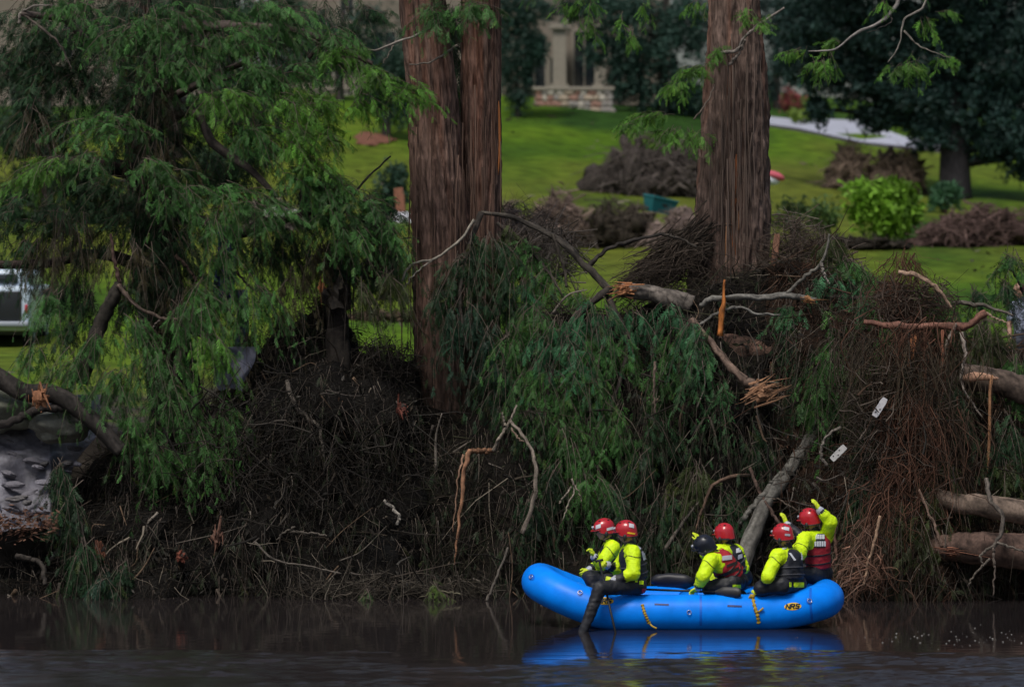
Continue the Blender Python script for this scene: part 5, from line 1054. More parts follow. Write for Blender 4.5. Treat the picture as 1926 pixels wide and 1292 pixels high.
# ------------------------------------------------------------------ raft
def patch(mb, bvh, grid, off=.006, col=(1, 1, 1), m=0):
    """lay a grid of picture points on a surface as a thin conforming sheet"""
    g = np.asarray(grid, float); a, b = g.shape[:2]; V = np.zeros((a, b, 3)); ok = np.zeros((a, b), bool)
    for i_ in range(a):
        for j_ in range(b):
            h, n = on_mesh(bvh, g[i_, j_, 0], g[i_, j_, 1], off)
            if h is not None: V[i_, j_] = h; ok[i_, j_] = True
    i_ = np.arange(a - 1)[:, None]; j_ = np.arange(b - 1)[None]
    Q = np.stack([i_ * b + j_, i_ * b + j_ + 1, (i_ + 1) * b + j_ + 1, (i_ + 1) * b + j_], -1).reshape(-1, 4)
    Q = Q[ok.reshape(-1)[Q].all(1)]
    # skip quads that jump across a depth edge
    P4 = V.reshape(-1, 3)[Q]; Q = Q[(P4[:, :, 1].max(1) - P4[:, :, 1].min(1)) < .12] if len(Q) else Q
    if len(Q): mb.add(V, Q, None, col, m)
def quadgrid(c0, c1, c2, c3, a=5, b=4):
    u = np.linspace(0, 1, a)[:, None, None]; v = np.linspace(0, 1, b)[None, :, None]
    c0, c1, c2, c3 = map(lambda q: np.asarray(q, float), (c0, c1, c2, c3))
    return (c0 * (1 - v) + c1 * v) * (1 - u) + (c3 * (1 - v) + c2 * v) * u
def stroke(p, q, w, a=6):
    p, q = np.asarray(p, float), np.asarray(q, float); d = q - p; d /= np.linalg.norm(d); n = np.array([-d[1], d[0]]) * w / 2
    return quadgrid(p - n, p + n, q + n, q - n, a, 2)
M_raft = mat('blue_raft_rubber', (.0, .235, .97), .4, noise=.12, nscale=5, spec=.22, bump=.06, bscale=18)
M_raftd = mat('blue_raft_patch', (.0, .13, .66), .45)
RX, RY = (1284 - HX) * 61 / F, 61.0; RL, RW, TR = 1.94, .75, .245
raft = thing('inflatable_raft', (RX, RY, 0), 'bright blue inflatable rescue raft floating beside the debris bank', 'raft')
def raft_z(x):
    l = np.clip((-.95 - x) / .99, 0, 1); r = np.clip((x - 1.15) / .79, 0, 1)
    return .215 + .36 * l ** 1.35 + .145 * r ** 1.4
th0 = np.linspace(0, 2 * math.pi, 4000, endpoint=False); ex = 2 / 3.0
lx = RL * np.sign(np.cos(th0)) * np.abs(np.cos(th0)) ** ex; ly = RW * np.sign(np.sin(th0)) * np.abs(np.sin(th0)) ** ex
seg = np.hypot(np.diff(np.append(lx, lx[0])), np.diff(np.append(ly, ly[0]))); cum = np.append(0, np.cumsum(seg))[:-1]
ti = np.interp(np.linspace(0, cum[-1], 220, endpoint=False), cum, th0)
lx = RL * np.sign(np.cos(ti)) * np.abs(np.cos(ti)) ** ex; ly = RW * np.sign(np.sin(ti)) * np.abs(np.sin(ti)) ** ex
loop = np.stack([RX + lx, RY + ly, raft_z(lx)], -1)
t_ = nrm(np.roll(loop, -1, 0) - np.roll(loop, 1, 0)); up = np.array([0, 0, 1.0]); sd = nrm(np.cross(t_, up)); u_ = np.cross(sd, t_)
ns = 40; thh = np.linspace(0, 2 * math.pi, ns, endpoint=False)
rr = TR * (1 - .012 * (np.abs(np.sin(np.arange(220) / 220 * math.pi * 8)) > .992))
V = loop[:, None] + rr[:, None, None] * (np.cos(thh)[None, :, None] * sd[:, None] + np.sin(thh)[None, :, None] * u_[:, None])
i = np.arange(220)[:, None]; j = np.arange(ns)[None]
Q = np.stack([i * ns + j, ((i + 1) % 220) * ns + j, ((i + 1) % 220) * ns + (j + 1) % ns, i * ns + (j + 1) % ns], -1).reshape(-1, 4)
hull = MB(); hull.add(V, Q[:, ::-1]); hull.build('hull_tube', M_raft, raft); HB = hull.bvh()
m = MB(); fl = np.stack([RX + lx * .9, RY + ly * .8, np.clip(raft_z(lx) - .10, 0, .3)], -1); fl2 = fl.copy(); fl2[:, 2] -= .12
n0 = 220; m.add(np.vstack([fl, fl2, [[RX, RY, .10]]]), [[q, (q + 1) % n0, n0 + (q + 1) % n0, n0 + q] for q in range(n0)], [[q, (q + 1) % n0, 2 * n0] for q in range(n0)]); m.build('floor', M_raftd, raft)
for xx in (-.75, .1, .95):
    m = MB(); m.tube([[RX + xx, RY + yy, .30] for yy in np.linspace(-.66, .66, 12)], .15, 24); m.build('thwart', M_raft, raft)
M_yel = mat('logo_yellow', (.85, .52, .02), .5); M_blk = mat('matt_black', (.008, .008, .009), .55)
def logo(cx, cy, rx, ry, slant=.05):
    m = MB(); g = [[(cx + k_ / 5 * rx * math.cos(a), cy + k_ / 5 * ry * math.sin(a) - slant * k_ / 5 * rx * math.cos(a)) for a in np.linspace(0, 2 * math.pi, 33)] for k_ in range(6)]
    patch(m, HB, g, .004); lo_ = m.build('logo_patch', M_yel, raft)
    L = {'N': [((-1, 1), (-1, -1)), ((-1, -1), (1, 1)), ((1, 1), (1, -1))], 'R': [((-1, 1), (-1, -1)), ((-1, -1), (.8, -.9)), ((.8, -.9), (.9, -.1)), ((.9, -.1), (-1, .1)), ((-.1, .1), (1, 1))], 'S': [((1, -.9), (-.8, -.9)), ((-.8, -.9), (-.9, -.1)), ((-.9, -.1), (.9, .1)), ((.9, .1), (.8, .9)), ((.8, .9), (-1, .9))]}
    for q, ch in enumerate('NRS'):
        m = MB(); ox = cx + (q - 1) * rx * .56; w = rx * .2; h = ry * .55
        for (x0, y0), (x1, y1) in L[ch]:
            a_ = np.array([ox + x0 * w - y0 * h * .25, cy + y0 * h - slant * (ox - cx)]); b_ = np.array([ox + x1 * w - y1 * h * .25, cy + y1 * h - slant * (ox - cx)])
            d_ = (b_ - a_) / np.linalg.norm(b_ - a_) * .8
            patch(m, HB, stroke(a_ - d_, b_ + d_, 2.4), .007)
        if m.n: m.build('letter', M_blk, lo_)
logo(1491, 1140, 16, 7); logo(1137, 1130, 17, 7, -.02)
M_ring = mat('steel_ring', (.55, .58, .62), .25, metallic=.8)
def dring(px, py, r=6):
    m = MB(); g = [[(px + k_ / 3 * r * math.cos(a), py + k_ / 3 * r * math.sin(a)) for a in np.linspace(0, 2 * math.pi, 21)] for k_ in range(4)]
    patch(m, HB, g, .005); o = m.build('d_ring_patch', M_raftd, raft)
    c, n = on_mesh(HB, px, py, .015)
    if c is None: return
    m = MB(); a = nrm(np.cross(n, [0, 0, 1.0])); b = np.cross(n, a); th = np.linspace(0, 2 * math.pi, 18, endpoint=False)
    m.tube(c + .028 * (np.cos(th)[:, None] * a + np.sin(th)[:, None] * b), .005, 6, closed=True); m.build('ring', M_ring, o)
for a in [(1091, 1115), (1522, 1130), (1296, 1151), (1000, 1085)]: dring(*a, r=6 if a[0] != 1296 else 3)
for x0, x1, y in [(1231, 1258, 1136), (1368, 1395, 1139)]:
    m = MB(); patch(m, HB, stroke((x0, y), (x1, y + 1), 3.2, 8), .006); m.build('foot_cup_slot', mat('navy_slot', (.005, .02, .14), .5), raft)
# seam bands over the tube and at the ends
for x in (1105, 1318, 1530):
    m = MB(); ys_ = np.linspace(1066, 1176, 26); patch(m, HB, [[(x + dx + (8 if x < 1200 else -6 if x > 1500 else 0) * math.sin((y - 1066) / 110 * 3), y) for y in ys_] for dx in (-2.2, 0, 2.2)], .003); m.build('seam_tape', M_raftd, raft) if m.n else None
M_strap = mat('yellow_rope', (.42, .27, .02), .7, noise=.5, nscale=60)
def strap(pts, r):
    q = [on_mesh(HB, x, y, .012)[0] for x, y in pts]; q = [a for a in q if a is not None]
    m = MB(); m.tube(spline(q, 26), r * (1 + .35 * np.sin(np.arange(26) * 1.9)), 7, rough=.2); return m.build('tie_rope', M_strap, raft)
strap([(1208, 1137), (1212, 1150), (1216, 1160), (1221, 1171)], .020); strap([(1415, 1122), (1419, 1140), (1424, 1155), (1427, 1171)], .022)
m = MB(); q = on_mesh(HB, 1427, 1150, .012)[0]; m.tube([q + [-.06, 0, .02], q, q + [.06, -.01, .05]], .014, 6); m.build('rope_knot', M_strap, raft)
m = MB(); q = on_mesh(HB, 1222, 1171, .012)[0]; m.tube(spline([q, q + [.03, -.05, -.03], q + [.09, -.09, -.06]], 10), .012, 6); m.build('rope_tail', M_strap, raft)
strap([(1415, 1122), (1413, 1126)], .03)
m = MB(); patch(m, HB, stroke((1546, 1176), (1568, 1168), 3, 6), .004); m.build('scuff_strip', mat('pale_rubber', (.4, .42, .45), .6), raft) if m.n else None

# gear lying in the raft
M_bag = mat('black_dry_bag', (.012, .012, .018), .5)
m = MB(); m.tube(spline([P(1225, 1092, 61.3), P(1262, 1090, 61.25), P(1305, 1094, 61.2)], 14), np.interp(np.arange(14), [0, 2, 11, 13], [.04, .085, .095, .05]), 16, rough=.45); g_ = m.build('gear_bag', M_bag, None)
tag(g_, 'long black gear bag lying in the raft between the rescuers', 'bag')
def paddle(label, a, b, Ya, Yb, blade=True, grip=True, bl=.42, bw=.1, bcol=(.30, .30, .34)):
    p, q = P(*a, Ya), P(*b, Yb); t = thing('paddle', q, label, 'paddle')
    m = MB(); m.tube([p, (p + q) / 2, q], .0155, 10); m.build('shaft', M_blk, t)
    d = nrm(q - p)
    if grip: m = MB(); s = nrm(np.cross(d, [0, 1.0, 0])); m.tube([p - s * .055, p, p + s * .055], .017, 8); m.build('t_grip', M_blk, t)
    if blade:
        m = MB(); s = nrm(np.cross(d, [0, 1.0, 0])); nn = np.cross(d, s); k = 12; V = []
        for u in np.linspace(0, 1, k):
            w = bw * min(1, .25 + 2.5 * u) * (1 if u < .85 else 1 - (u - .85) * 2.5); c = q + d * bl * u
            V += [c - s * w + nn * .004, c + nn * .012, c + s * w + nn * .004, c + s * w - nn * .004, c - nn * .012, c - s * w - nn * .004]
        Q = [[r_ * 6 + e, r_ * 6 + (e + 1) % 6, r_ * 6 + 6 + (e + 1) % 6, r_ * 6 + 6 + e] for r_ in range(k - 1) for e in range(6)]
        m.add(V, Q, [[k * 6 - 6, k * 6 - 5, k * 6 - 4], [k * 6 - 6, k * 6 - 4, k * 6 - 3], [k * 6 - 6, k * 6 - 3, k * 6 - 1], [k * 6 - 3, k * 6 - 2, k * 6 - 1]]); m.build('blade', mat('paddle_blade', bcol, .5), t)
    return t
paddle('black paddle held upright with its blade in the water', (1127, 1054), (1161, 1204), 60.25, 59.55, bcol=(.02, .02, .022))
paddle('grey bladed paddle lying across the raft tube', (1215, 1108), (1345, 1113), 60.55, 60.22, grip=False, bl=.36, bw=.075, bcol=(.30, .28, .32))

# ------------------------------------------------------------------ people
def surface_nets(f, org, h):
    s = f < 0; nx, ny, nz = f.shape
    acc = np.zeros((nx - 1, ny - 1, nz - 1, 3)); cnt = np.zeros((nx - 1, ny - 1, nz - 1))
    cor = [(a, b, c) for a in (0, 1) for b in (0, 1) for c in (0, 1)]
    def sl(o): return (slice(o[0], nx - 1 + o[0]), slice(o[1], ny - 1 + o[1]), slice(o[2], nz - 1 + o[2]))
    for o in cor:
        for ax in range(3):
            if o[ax]: continue
            o2 = list(o); o2[ax] = 1
            f0, f1 = f[sl(o)], f[sl(o2)]; cr = (f0 < 0) != (f1 < 0)
            t = np.where(cr, f0 / np.where(cr, f0 - f1, 1), 0)
            pos = np.zeros(f0.shape + (3,)); pos[...] = o; pos[..., ax] += t
            acc += np.where(cr[..., None], pos, 0); cnt += cr
    act = cnt > 0; idx = -np.ones(act.shape, np.int64); idx[act] = np.arange(act.sum())
    ii = np.argwhere(act); V = org + (ii + acc[act] / cnt[act][:, None]) * h
    Qs = []
    for ax in range(3):
        u, v = [(1, 2), (2, 0), (0, 1)][ax]
        a = [slice(None)] * 3; b = [slice(None)] * 3; a[ax] = slice(0, -1); b[ax] = slice(1, None)
        ch = s[tuple(a)] != s[tuple(b)]; e = np.argwhere(ch)
        e = e[(e[:, u] > 0) & (e[:, v] > 0) & (e[:, u] < f.shape[u] - 1) & (e[:, v] < f.shape[v] - 1)]
        def cell(du, dv): c = e.copy(); c[:, u] += du; c[:, v] += dv; return idx[c[:, 0], c[:, 1], c[:, 2]]
        q = np.stack([cell(-1, -1), cell(0, -1), cell(0, 0), cell(-1, 0)], 1)
        ins = s[e[:, 0], e[:, 1], e[:, 2]]
        q[~ins] = q[~ins][:, ::-1]; Qs.append(q)
    return V, np.vstack(Qs)
def sdf_mesh(prims, h, k=.03, wr=0.0, wf=14.0, clip=None, seed=0):
    """prims: (a, b, ra, rb, tag) tapered capsules, smoothly joined; returns V, Q, tag per vertex"""
    A = np.array([p[0] for p in prims]); B = np.array([p[1] for p in prims]); mr = max(max(p[2], p[3]) for p in prims) + .04
    lo = np.minimum(A, B).min(0) - mr; hi = np.maximum(A, B).max(0) + mr
    n = np.ceil((hi - lo) / h).astype(int) + 1
    G = np.stack(np.meshgrid(*[(lo[q] + np.arange(n[q]) * h).astype(np.float32) for q in range(3)], indexing='ij'), -1)
    def ev(G, want=False):
        f = None; best = None; bt = None
        for q, (a, b, ra, rb, tg) in enumerate(prims):
            a = np.asarray(a, G.dtype); ab = np.asarray(b, G.dtype) - a; L = G.dtype.type(max(ab @ ab, 1e-9)); t = np.clip(((G - a) @ ab) / L, 0, 1)
            d = np.linalg.norm(G - a - t[..., None] * ab, axis=-1) - (ra + (rb - ra) * t)
            if f is None: f = d
            else: hh = np.clip(.5 + .5 * (d - f) / k, 0, 1); f = d * (1 - hh) + f * hh - k * hh * (1 - hh)
            if want:
                if best is None: best, bt = d.copy(), np.full(d.shape, tg)
                else: w = d < best; best[w] = d[w]; bt[w] = tg
        return (f, bt) if want else f
    f = np.full(G.shape[:3], .6, np.float32)
    for (a, b, ra, rb, tg) in prims:      # each capsule only touches its own neighbourhood of the grid
        m_ = max(ra, rb) + .09; i0 = np.maximum(np.floor((np.minimum(a, b) - m_ - lo) / h).astype(int), 0); i1 = np.minimum(np.ceil((np.maximum(a, b) + m_ - lo) / h).astype(int) + 1, n)
        sl_ = tuple(slice(p, q) for p, q in zip(i0, i1)); g = G[sl_]
        a = np.asarray(a, np.float32); ab = np.asarray(b, np.float32) - a; L = np.float32(max(ab @ ab, 1e-9)); t = np.clip(((g - a) @ ab) / L, 0, 1)
        d = np.linalg.norm(g - a - t[..., None] * ab, axis=-1) - (ra + (rb - ra) * t); f0 = f[sl_]
        hh = np.clip(.5 + .5 * (d - f0) / k, 0, 1); f[sl_] = d * (1 - hh) + f0 * hh - k * hh * (1 - hh)
    if wr:
        near = np.abs(f) < .06; Gn = G[near]
        f[near] += wr * (1.2 * np.abs(vnoise(Gn * wf * np.array([.8, .8, 1.35], np.float32) + seed * 3.1, seed)) - .4 + .6 * vnoise(Gn * wf * 2.1, seed + 2))
    if clip is not None:
        for (p0, nn) in clip: f = np.maximum(f, (G - p0) @ nn)
    V, Q = surface_nets(f, lo, h)
    return V, Q, ev(V, True)[1]
M_hiv = mat('hi_vis_yellow_fabric', (.66, .92, .0), .65, noise=.16, nscale=9, bump=.7, bscale=30)
M_dry = mat('black_drysuit', (.009, .010, .015), .6, noise=.2, nscale=10, bump=.3, bscale=20)
M_skin = mat('skin', (.36, .20, .14), .55); M_band = mat('reflective_grey_band', (.42, .44, .50), .4); M_boot = mat('black_boot', (.006, .006, .007), .5)
M_redp = mat('red_vest_fabric', (.34, .012, .02), .65, noise=.3, nscale=14, bump=.3, bscale=22); M_blkp = mat('black_vest_fabric', (.012, .013, .020), .6, noise=.2, nscale=14, bump=.3, bscale=22)
M_helr = mat('red_helmet_shell', (.46, .012, .022), .28, coat=.4); M_heln = mat('navy_black_helmet', (.010, .012, .022), .35); M_glo = mat('yellow_glove', (.60, .72, .02), .6); M_white2 = mat('white_print', (.60, .62, .66), .6); M_org = mat('orange_tab', (.6, .16, .02), .6)
BODYM = [M_hiv, M_dry, M_skin, M_band, M_boot]      # tags 0..4
def lerp(a, b, t): return np.asarray(a) * (1 - t) + np.asarray(b) * t
def hand(parent, wr, tip, palm, curl=.5, name='glove', right=True, mtl=None):
    """five-fingered glove: wr wrist, tip direction target, palm normal"""
    d = nrm(np.asarray(tip) - np.asarray(wr)); pn = nrm(np.asarray(palm) - d * (np.asarray(palm) @ d)); sd = np.cross(d, pn) * (1 if right else -1)
    pr = [(wr - d * .02, wr + d * .05, .030, .032, 0)]
    for q in range(4):
        o = (q - 1.5) * .021; pr.append((wr + d * .03 + sd * o * .7, wr + d * .088 + sd * o, .018, .0155, 0))
        b = wr + d * .090 + sd * o; ln = [.064, .078, .074, .056][q]; c_ = curl * (1 + .1 * q)
        d1 = nrm(d * math.cos(c_) + pn * math.sin(c_)); d2 = nrm(d * math.cos(c_ * 2) + pn * math.sin(c_ * 2))
        d1 = nrm(d1 + sd * (q - 1.5) * .14)
        m_ = b + d1 * ln * .55; pr.append((b, m_, .0125, .0115, 0)); pr.append((m_, m_ + d2 * ln * .5, .0115, .009, 0))
    tb = wr + d * .03 - sd * .032; td = nrm(d * .75 - sd * .75 + pn * .35); tm = tb + td * .045; pr.append((tb, tm, .016, .0135, 0)); pr.append((tm, tm + nrm(d * .95 - sd * .25 + pn * .4) * .035, .013, .010, 0))
    V, Q, _ = sdf_mesh(pr, .0078, .007); m = MB(); m.add(V, Q); return m.build(name, mtl or M_glo, parent)
def person(label, J, helmet, vest, face, vest_marks=(), helm_marks=(), body_marks=(), bare=False, gloves=True, cuts=None, hcurl=(.6, .6), hair=None, seed=0, sleeve=.45, palms=None, top=None):
    """J: joints as (px, py, Y); face: direction the head looks"""
    J = {k_: P(*v) for k_, v in J.items()}
    face = nrm(np.asarray(face, float)); up = np.array([0, 0, 1.0]); tl = J['head'] - J['neck']; hu = nrm(nrm(tl) * .7 + up * .6); face = nrm(face - hu * (face @ hu)); hs_ = np.cross(hu, face)
    t = thing('person', lerp(J['anL'], J['anR'], .5), label, 'person')
    hip = lerp(J['hipL'], J['hipR'], .5); sc_ = lerp(J['shL'], J['shR'], .5); ch = lerp(hip, sc_, .8); lat = nrm(J['shR'] - J['shL'])
    fw = nrm(np.cross(up, lat)); 
    if fw @ face < 0: fw = -fw
    Jk = 0
    wst = lerp(hip, ch, .5)
    pr = [(hip, wst, .125, .135, 1), (wst, ch, .135, .145, Jk), (lerp(J['shL'], sc_, .25), lerp(J['shR'], sc_, .25), .10, .10, Jk), (lerp(wst, J['hipL'], .4) + up * .03, lerp(ch, J['shL'], .5), .105, .12, Jk), (lerp(wst, J['hipR'], .4) + up * .03, lerp(ch, J['shR'], .5), .105, .12, Jk), (J['hipL'] + up * .02, lerp(wst, J['hipL'], .35), .112, .11, 1), (J['hipR'] + up * .02, lerp(wst, J['hipR'], .35), .112, .11, 1),
          (J['hipL'], J['hipR'], .115, .115, 1), (sc_, J['neck'] + hu * .03, .075, .068, 1), (J['neck'], J['head'], .055, .055, 2),
          (J['head'] - hu * .02, J['head'] + hu * .045, .088, .088, 2), (J['head'] - hu * .045 + face * .03, J['head'] - hu * .075 + face * .055, .06, .042, 2), (J['head'] + face * .085 - hu * .005, J['head'] + face * .112 - hu * .032, .012, .016, 2),
          (J['head'] + hs_ * .088, J['head'] + hs_ * .088 - hu * .04, .016, .012, 2), (J['head'] - hs_ * .088, J['head'] - hs_ * .088 - hu * .04, .016, .012, 2), (J['head'] + face * .078 + hu * .03 - hs_ * .035, J['head'] + face * .078 + hu * .03 + hs_ * .035, .018, .018, 2),
          (J['head'] + face * .088 - hu * .062 - hs_ * .018, J['head'] + face * .088 - hu * .062 + hs_ * .018, .011, .011, 2)]
    for s in 'LR':
        sh, el, wr = J['sh' + s], J['el' + s], J['wr' + s]
        if bare:
            pr += [(sh, lerp(sh, el, .7), .066, .058, 0), (lerp(sh, el, .65), el, .045, .042, 2), (el, wr, .042, .03, 2)]
        else:
            sv = lerp(el, wr, sleeve)
            pr += [(sh, el, .102, .088, 0), (el, sv, .086, .074, 0), (sv, lerp(el, wr, .78), .066, .054, 1), (lerp(el, wr, .80), lerp(el, wr, .96), .052, .048, 3)]
        hp, kn, an = J['hip' + s], J['kn' + s], J['an' + s]
        ft = nrm(nrm(kn - hp) * [1, 1, .0] + face * .3)
        pr += [(hp, kn, .118, .094, 1), (kn, an, .090, .062, 1), (an - up * .02, an - up * .045 + ft * .15, .055, .042, 4)]
    V, Q, tg = sdf_mesh(pr, .0150, .028, .0095, 13, seed=seed)
    m = MB(); m.add(V, Q, None, (1, 1, 1), tg[Q[:, 0]]); BM = list(BODYM)
    if top: BM[0] = top; BM[1] = mat('dark_trousers', (.03, .035, .05), .8)
    m.build('body', BM, t); BB = m.bvh()
    for s in (-1, 1):
        m = MB(); m.ellipsoid(J['head'] + face * .083 + hs_ * s * .032 + hu * .008, (.012, .012, .008), 10, 6); m.build('eye', M_blk, t)
    if gloves and not bare:
        for s in 'LR':
            for fr_, rr2, mt in ((.30, .1005, M_blk), ):
                sh, el = J['sh' + s], J['el' + s]; c = lerp(sh, el, fr_); ax = nrm(el - sh); bx = nrm(np.cross(ax, [0.3, 1, .2])); by = np.cross(ax, bx); ring = []
                for a in np.linspace(0, 2 * math.pi, 36, endpoint=False):
                    dv = Vector(bx * math.cos(a) + by * math.sin(a)); h_, _, _, _ = BB.ray_cast(Vector(c) + dv * .14, -dv)
                    if h_ is not None: ring.append(np.array(h_) + np.array(dv) * .002 + ax * .02 * math.sin(2 * a))
                if len(ring) > 30: m = MB(); m.tube(np.array(ring), .005, 5, closed=True); m.build('sleeve_seam', mt, t)
    if gloves or bare:
        for q, s in enumerate('LR'):
            wr = J['wr' + s]; tip = J['hd' + s]; pm = (palms or {}).get(s, face * .6 - up * .3)
            hand(t, wr, tip, pm, hcurl[q], 'glove' if gloves else 'hand', s == 'R', M_glo if gloves else M_skin)
    if vest:
        vm = M_redp if vest == 'red' else M_blkp
        pr = [(lerp(hip, ch, .22), ch, .165, .178, 0), (lerp(ch, J['shL'], .3), lerp(ch, J['shR'], .3), .135, .135, 0), (lerp(hip, J['hipL'], .55) + up * .10, lerp(ch, J['shL'], .35), .13, .135, 0), (lerp(hip, J['hipR'], .55) + up * .10, lerp(ch, J['shR'], .35), .13, .135, 0)]
        for s in 'LR':
            q_ = lerp(sc_, J['sh' + s], .55); pr += [(lerp(ch, J['sh' + s], .4) + fw * .09, q_ + up * .055, .05, .045, 0), (q_ + up * .055, lerp(ch, J['sh' + s], .4) - fw * .09, .045, .05, 0)]
        ax = nrm(ch - hip)
        V, Q, _ = sdf_mesh(pr, .0165, .02, .008, 12, clip=[(lerp(hip, ch, .22), -ax)], seed=seed + 5)
        m = MB(); m.add(V, Q); vo = m.build('life_vest', vm, t); VB = m.bvh()
        for b_ in (.42, .72):      # waist straps
            c = lerp(hip, ch, b_); th = np.linspace(0, 2 * math.pi, 40, endpoint=False); ring = []
            bx = nrm(np.cross(ax, fw)); by = np.cross(ax, bx)
            for a in th:
                dv = Vector(bx * math.cos(a) + by * math.sin(a)); h_, _, _, _ = VB.ray_cast(Vector(c) + dv * .6, -dv)
                if h_ is not None and (h_ - Vector(c)).length < .34: ring.append(np.array(h_) + np.array(dv) * .004)
            if len(ring) > 30: m = MB(); m.tube(np.array(ring), .011, 5, closed=True); m.build('waist_strap', M_blk if vest == 'red' else mat('grey_webbing', (.05, .05, .06), .7), vo)
        for mi_, (mk, mt, nm) in enumerate(vest_marks):
            m = MB(); [patch(m, VB, g, .009 + .004 * mi_) for g in mk]
            if m.n: m.build(nm, mt, vo)
    for mk, mt, nm in body_marks:
        m = MB(); [patch(m, BB, g, .007) for g in mk]
        if m.n: m.build(nm, mt, t)
    if helmet:
        hm = M_helr if helmet == 'red' else M_heln
        nu, nv = 32, 16; u = np.linspace(0, 2 * math.pi, nu, endpoint=False); v = np.linspace(0, 1, nv)
        c = J['head'] + hu * .035; V = []
        for vv in v:
            for uu in u:
                fr = math.cos(uu); lowcut = -.10 + .055 * max(fr, 0) ** 2 * 2 - .02 * max(-fr, 0)
                ph = vv * math.pi / 2 * 1.0
                x_, y_, z_ = .148 * math.sin(ph) * math.cos(uu), .125 * math.sin(ph) * math.sin(uu), .135 * math.cos(ph)
                if vv > .85: z_ = z_ + (lowcut + .02 - z_) * (vv - .85) / .15
                rg = 1 + .02 * math.cos(6 * uu) * math.sin(ph) ** 2
                V.append(c + face * x_ * rg + hs_ * y_ * rg + hu * z_)
        i = np.arange(nv - 1)[:, None]; j = np.arange(nu)[None]
        Q = np.stack([i * nu + j, (i + 1) * nu + j, (i + 1) * nu + (j + 1) % nu, i * nu + (j + 1) % nu], -1).reshape(-1, 4)
        m = MB(); m.add(V, Q); ho = m.build('helmet', hm, t); KB = m.bvh()
        rim = np.array(V[-nu:]); m = MB(); m.tube(rim, .009, 6, closed=True); m.build('rim', M_blk, ho)
        m = MB(); vis = [c + face * (.148 + .035 * math.cos(a) ** 2) * math.cos(a) + hs_ * .128 * math.sin(a) + hu * (.0 - .01 * math.cos(a)) for a in np.linspace(-1.1, 1.1, 14)]; m.tube(vis, .011, 6, flat=.6); m.build('visor', hm, ho)
        for s in (-1, 1):      # vents and ear pads
            m = MB(); m.ellipsoid(c + hs_ * s * .118 - hu * .085, (.03, .025, .045), 12, 8); m.build('ear_pad', M_blk, ho)
            for q in range(3):
                m = MB(); m.ellipsoid(c + face * (.05 - .06 * q) + hs_ * s * .062 + hu * .112 * (1 - .04 * q), (.018, .012, .008), 10, 6); m.build('vent', M_blk, ho)
        m = MB(); m.tube(spline([c + hs_ * .11 - hu * .10, J['head'] - hu * .115 + face * .045, c - hs_ * .11 - hu * .10], 16), .006, 5); m.build('chin_strap', M_blk, ho)
        m = MB(); m.tube([c + face * .12 + hu * .035, c + face * .165 + hu * .03], .022, 10); m.build('head_lamp', M_band, ho)
        for mk, mt, nm in helm_marks:
            m = MB(); [patch(m, KB, g, .006) for g in mk]
            if m.n: m.build(nm, mt, ho)
    if hair:
        m = MB(); m.ellipsoid(J['head'] + hu * .03 - face * .018, (.098, .098, .105), 24, 14, .08, 4); m.build('hair', mat('brown_hair', hair, .6), t)
    return t
def qd(x0, y0, x1, y1, sk=0, a=5, b=5): return quadgrid((x0, y0), (x1, y0 + sk), (x1, y1 + sk), (x0, y1), a, b)

# front pair
person('rescuer at the bow with forearm raised, white sticker on the red helmet', dict(head=(1137, 997, 61.6), neck=(1146, 1021, 61.62), shL=(1152, 1030, 61.42), shR=(1146, 1029, 61.82), elL=(1131, 1060, 61.3), wrL=(1116, 1046, 61.22), hdL=(1111, 1026, 61.2), elR=(1130, 1062, 61.95), wrR=(1106, 1072, 61.8), hdR=(1096, 1082, 61.7),
    hipL=(1166, 1090, 61.52), hipR=(1162, 1088, 61.82), knL=(1112, 1088, 61.3), knR=(1108, 1085, 61.6), anL=(1122, 1136, 61.2), anR=(1116, 1132, 61.45)), 'red', 'black', (-1, -.12, -.1),
    helm_marks=[([qd(1141, 993, 1153, 998, -3)], M_white2, 'sticker'), ([qd(1121, 988, 1130, 995, -3)], M_white2, 'sticker')], vest_marks=[([qd(1153, 1036, 1158, 1046)], M_org, 'orange_tab')], seed=1, hcurl=(.9, .8), palms={'L': (-1, 0, 0)})
person('rescuer straddling the tube with one leg in the water, holding the paddle', dict(head=(1178, 1001, 60.3), neck=(1185, 1026, 60.32), shL=(1190, 1038, 60.10), shR=(1182, 1035, 60.50), elL=(1192, 1078, 59.97), wrL=(1153, 1091, 59.98), hdL=(1132, 1089, 60.02), elR=(1162, 1070, 60.6), wrR=(1140, 1062, 60.42), hdR=(1127, 1056, 60.28),
    hipL=(1200, 1101, 60.18), hipR=(1197, 1098, 60.46), knL=(1128, 1106, 59.86), knR=(1140, 1092, 60.75), anL=(1093, 1198, 59.76), anR=(1150, 1138, 60.8)), 'red', 'black', (-1, .25, -.15),
    helm_marks=[([qd(1180, 1000, 1194, 1003, 2)], M_yel, 'sticker'), ([qd(1183, 984, 1192, 991, 2)], M_white2, 'sticker')], vest_marks=[([quadgrid((1196, 1024), (1206, 1030), (1204, 1034), (1194, 1028))], M_band, 'reflective_stripe'), ([quadgrid((1205, 1038), (1210, 1036), (1214, 1052), (1209, 1054))], M_band, 'reflective_stripe')],
    body_marks=[([qd(1207, 1106, 1218, 1114)], M_redp, 'red_pouch'), ([qd(1194, 1089, 1199, 1095)], M_hiv, 'yellow_tab'), ([qd(1202, 1092, 1210, 1099)], M_hiv, 'yellow_tab')], seed=2, hcurl=(1.1, 1.1), palms={'L': (-.1, .9, -.2), 'R': (-.2, -.9, 0)}, sleeve=.3)
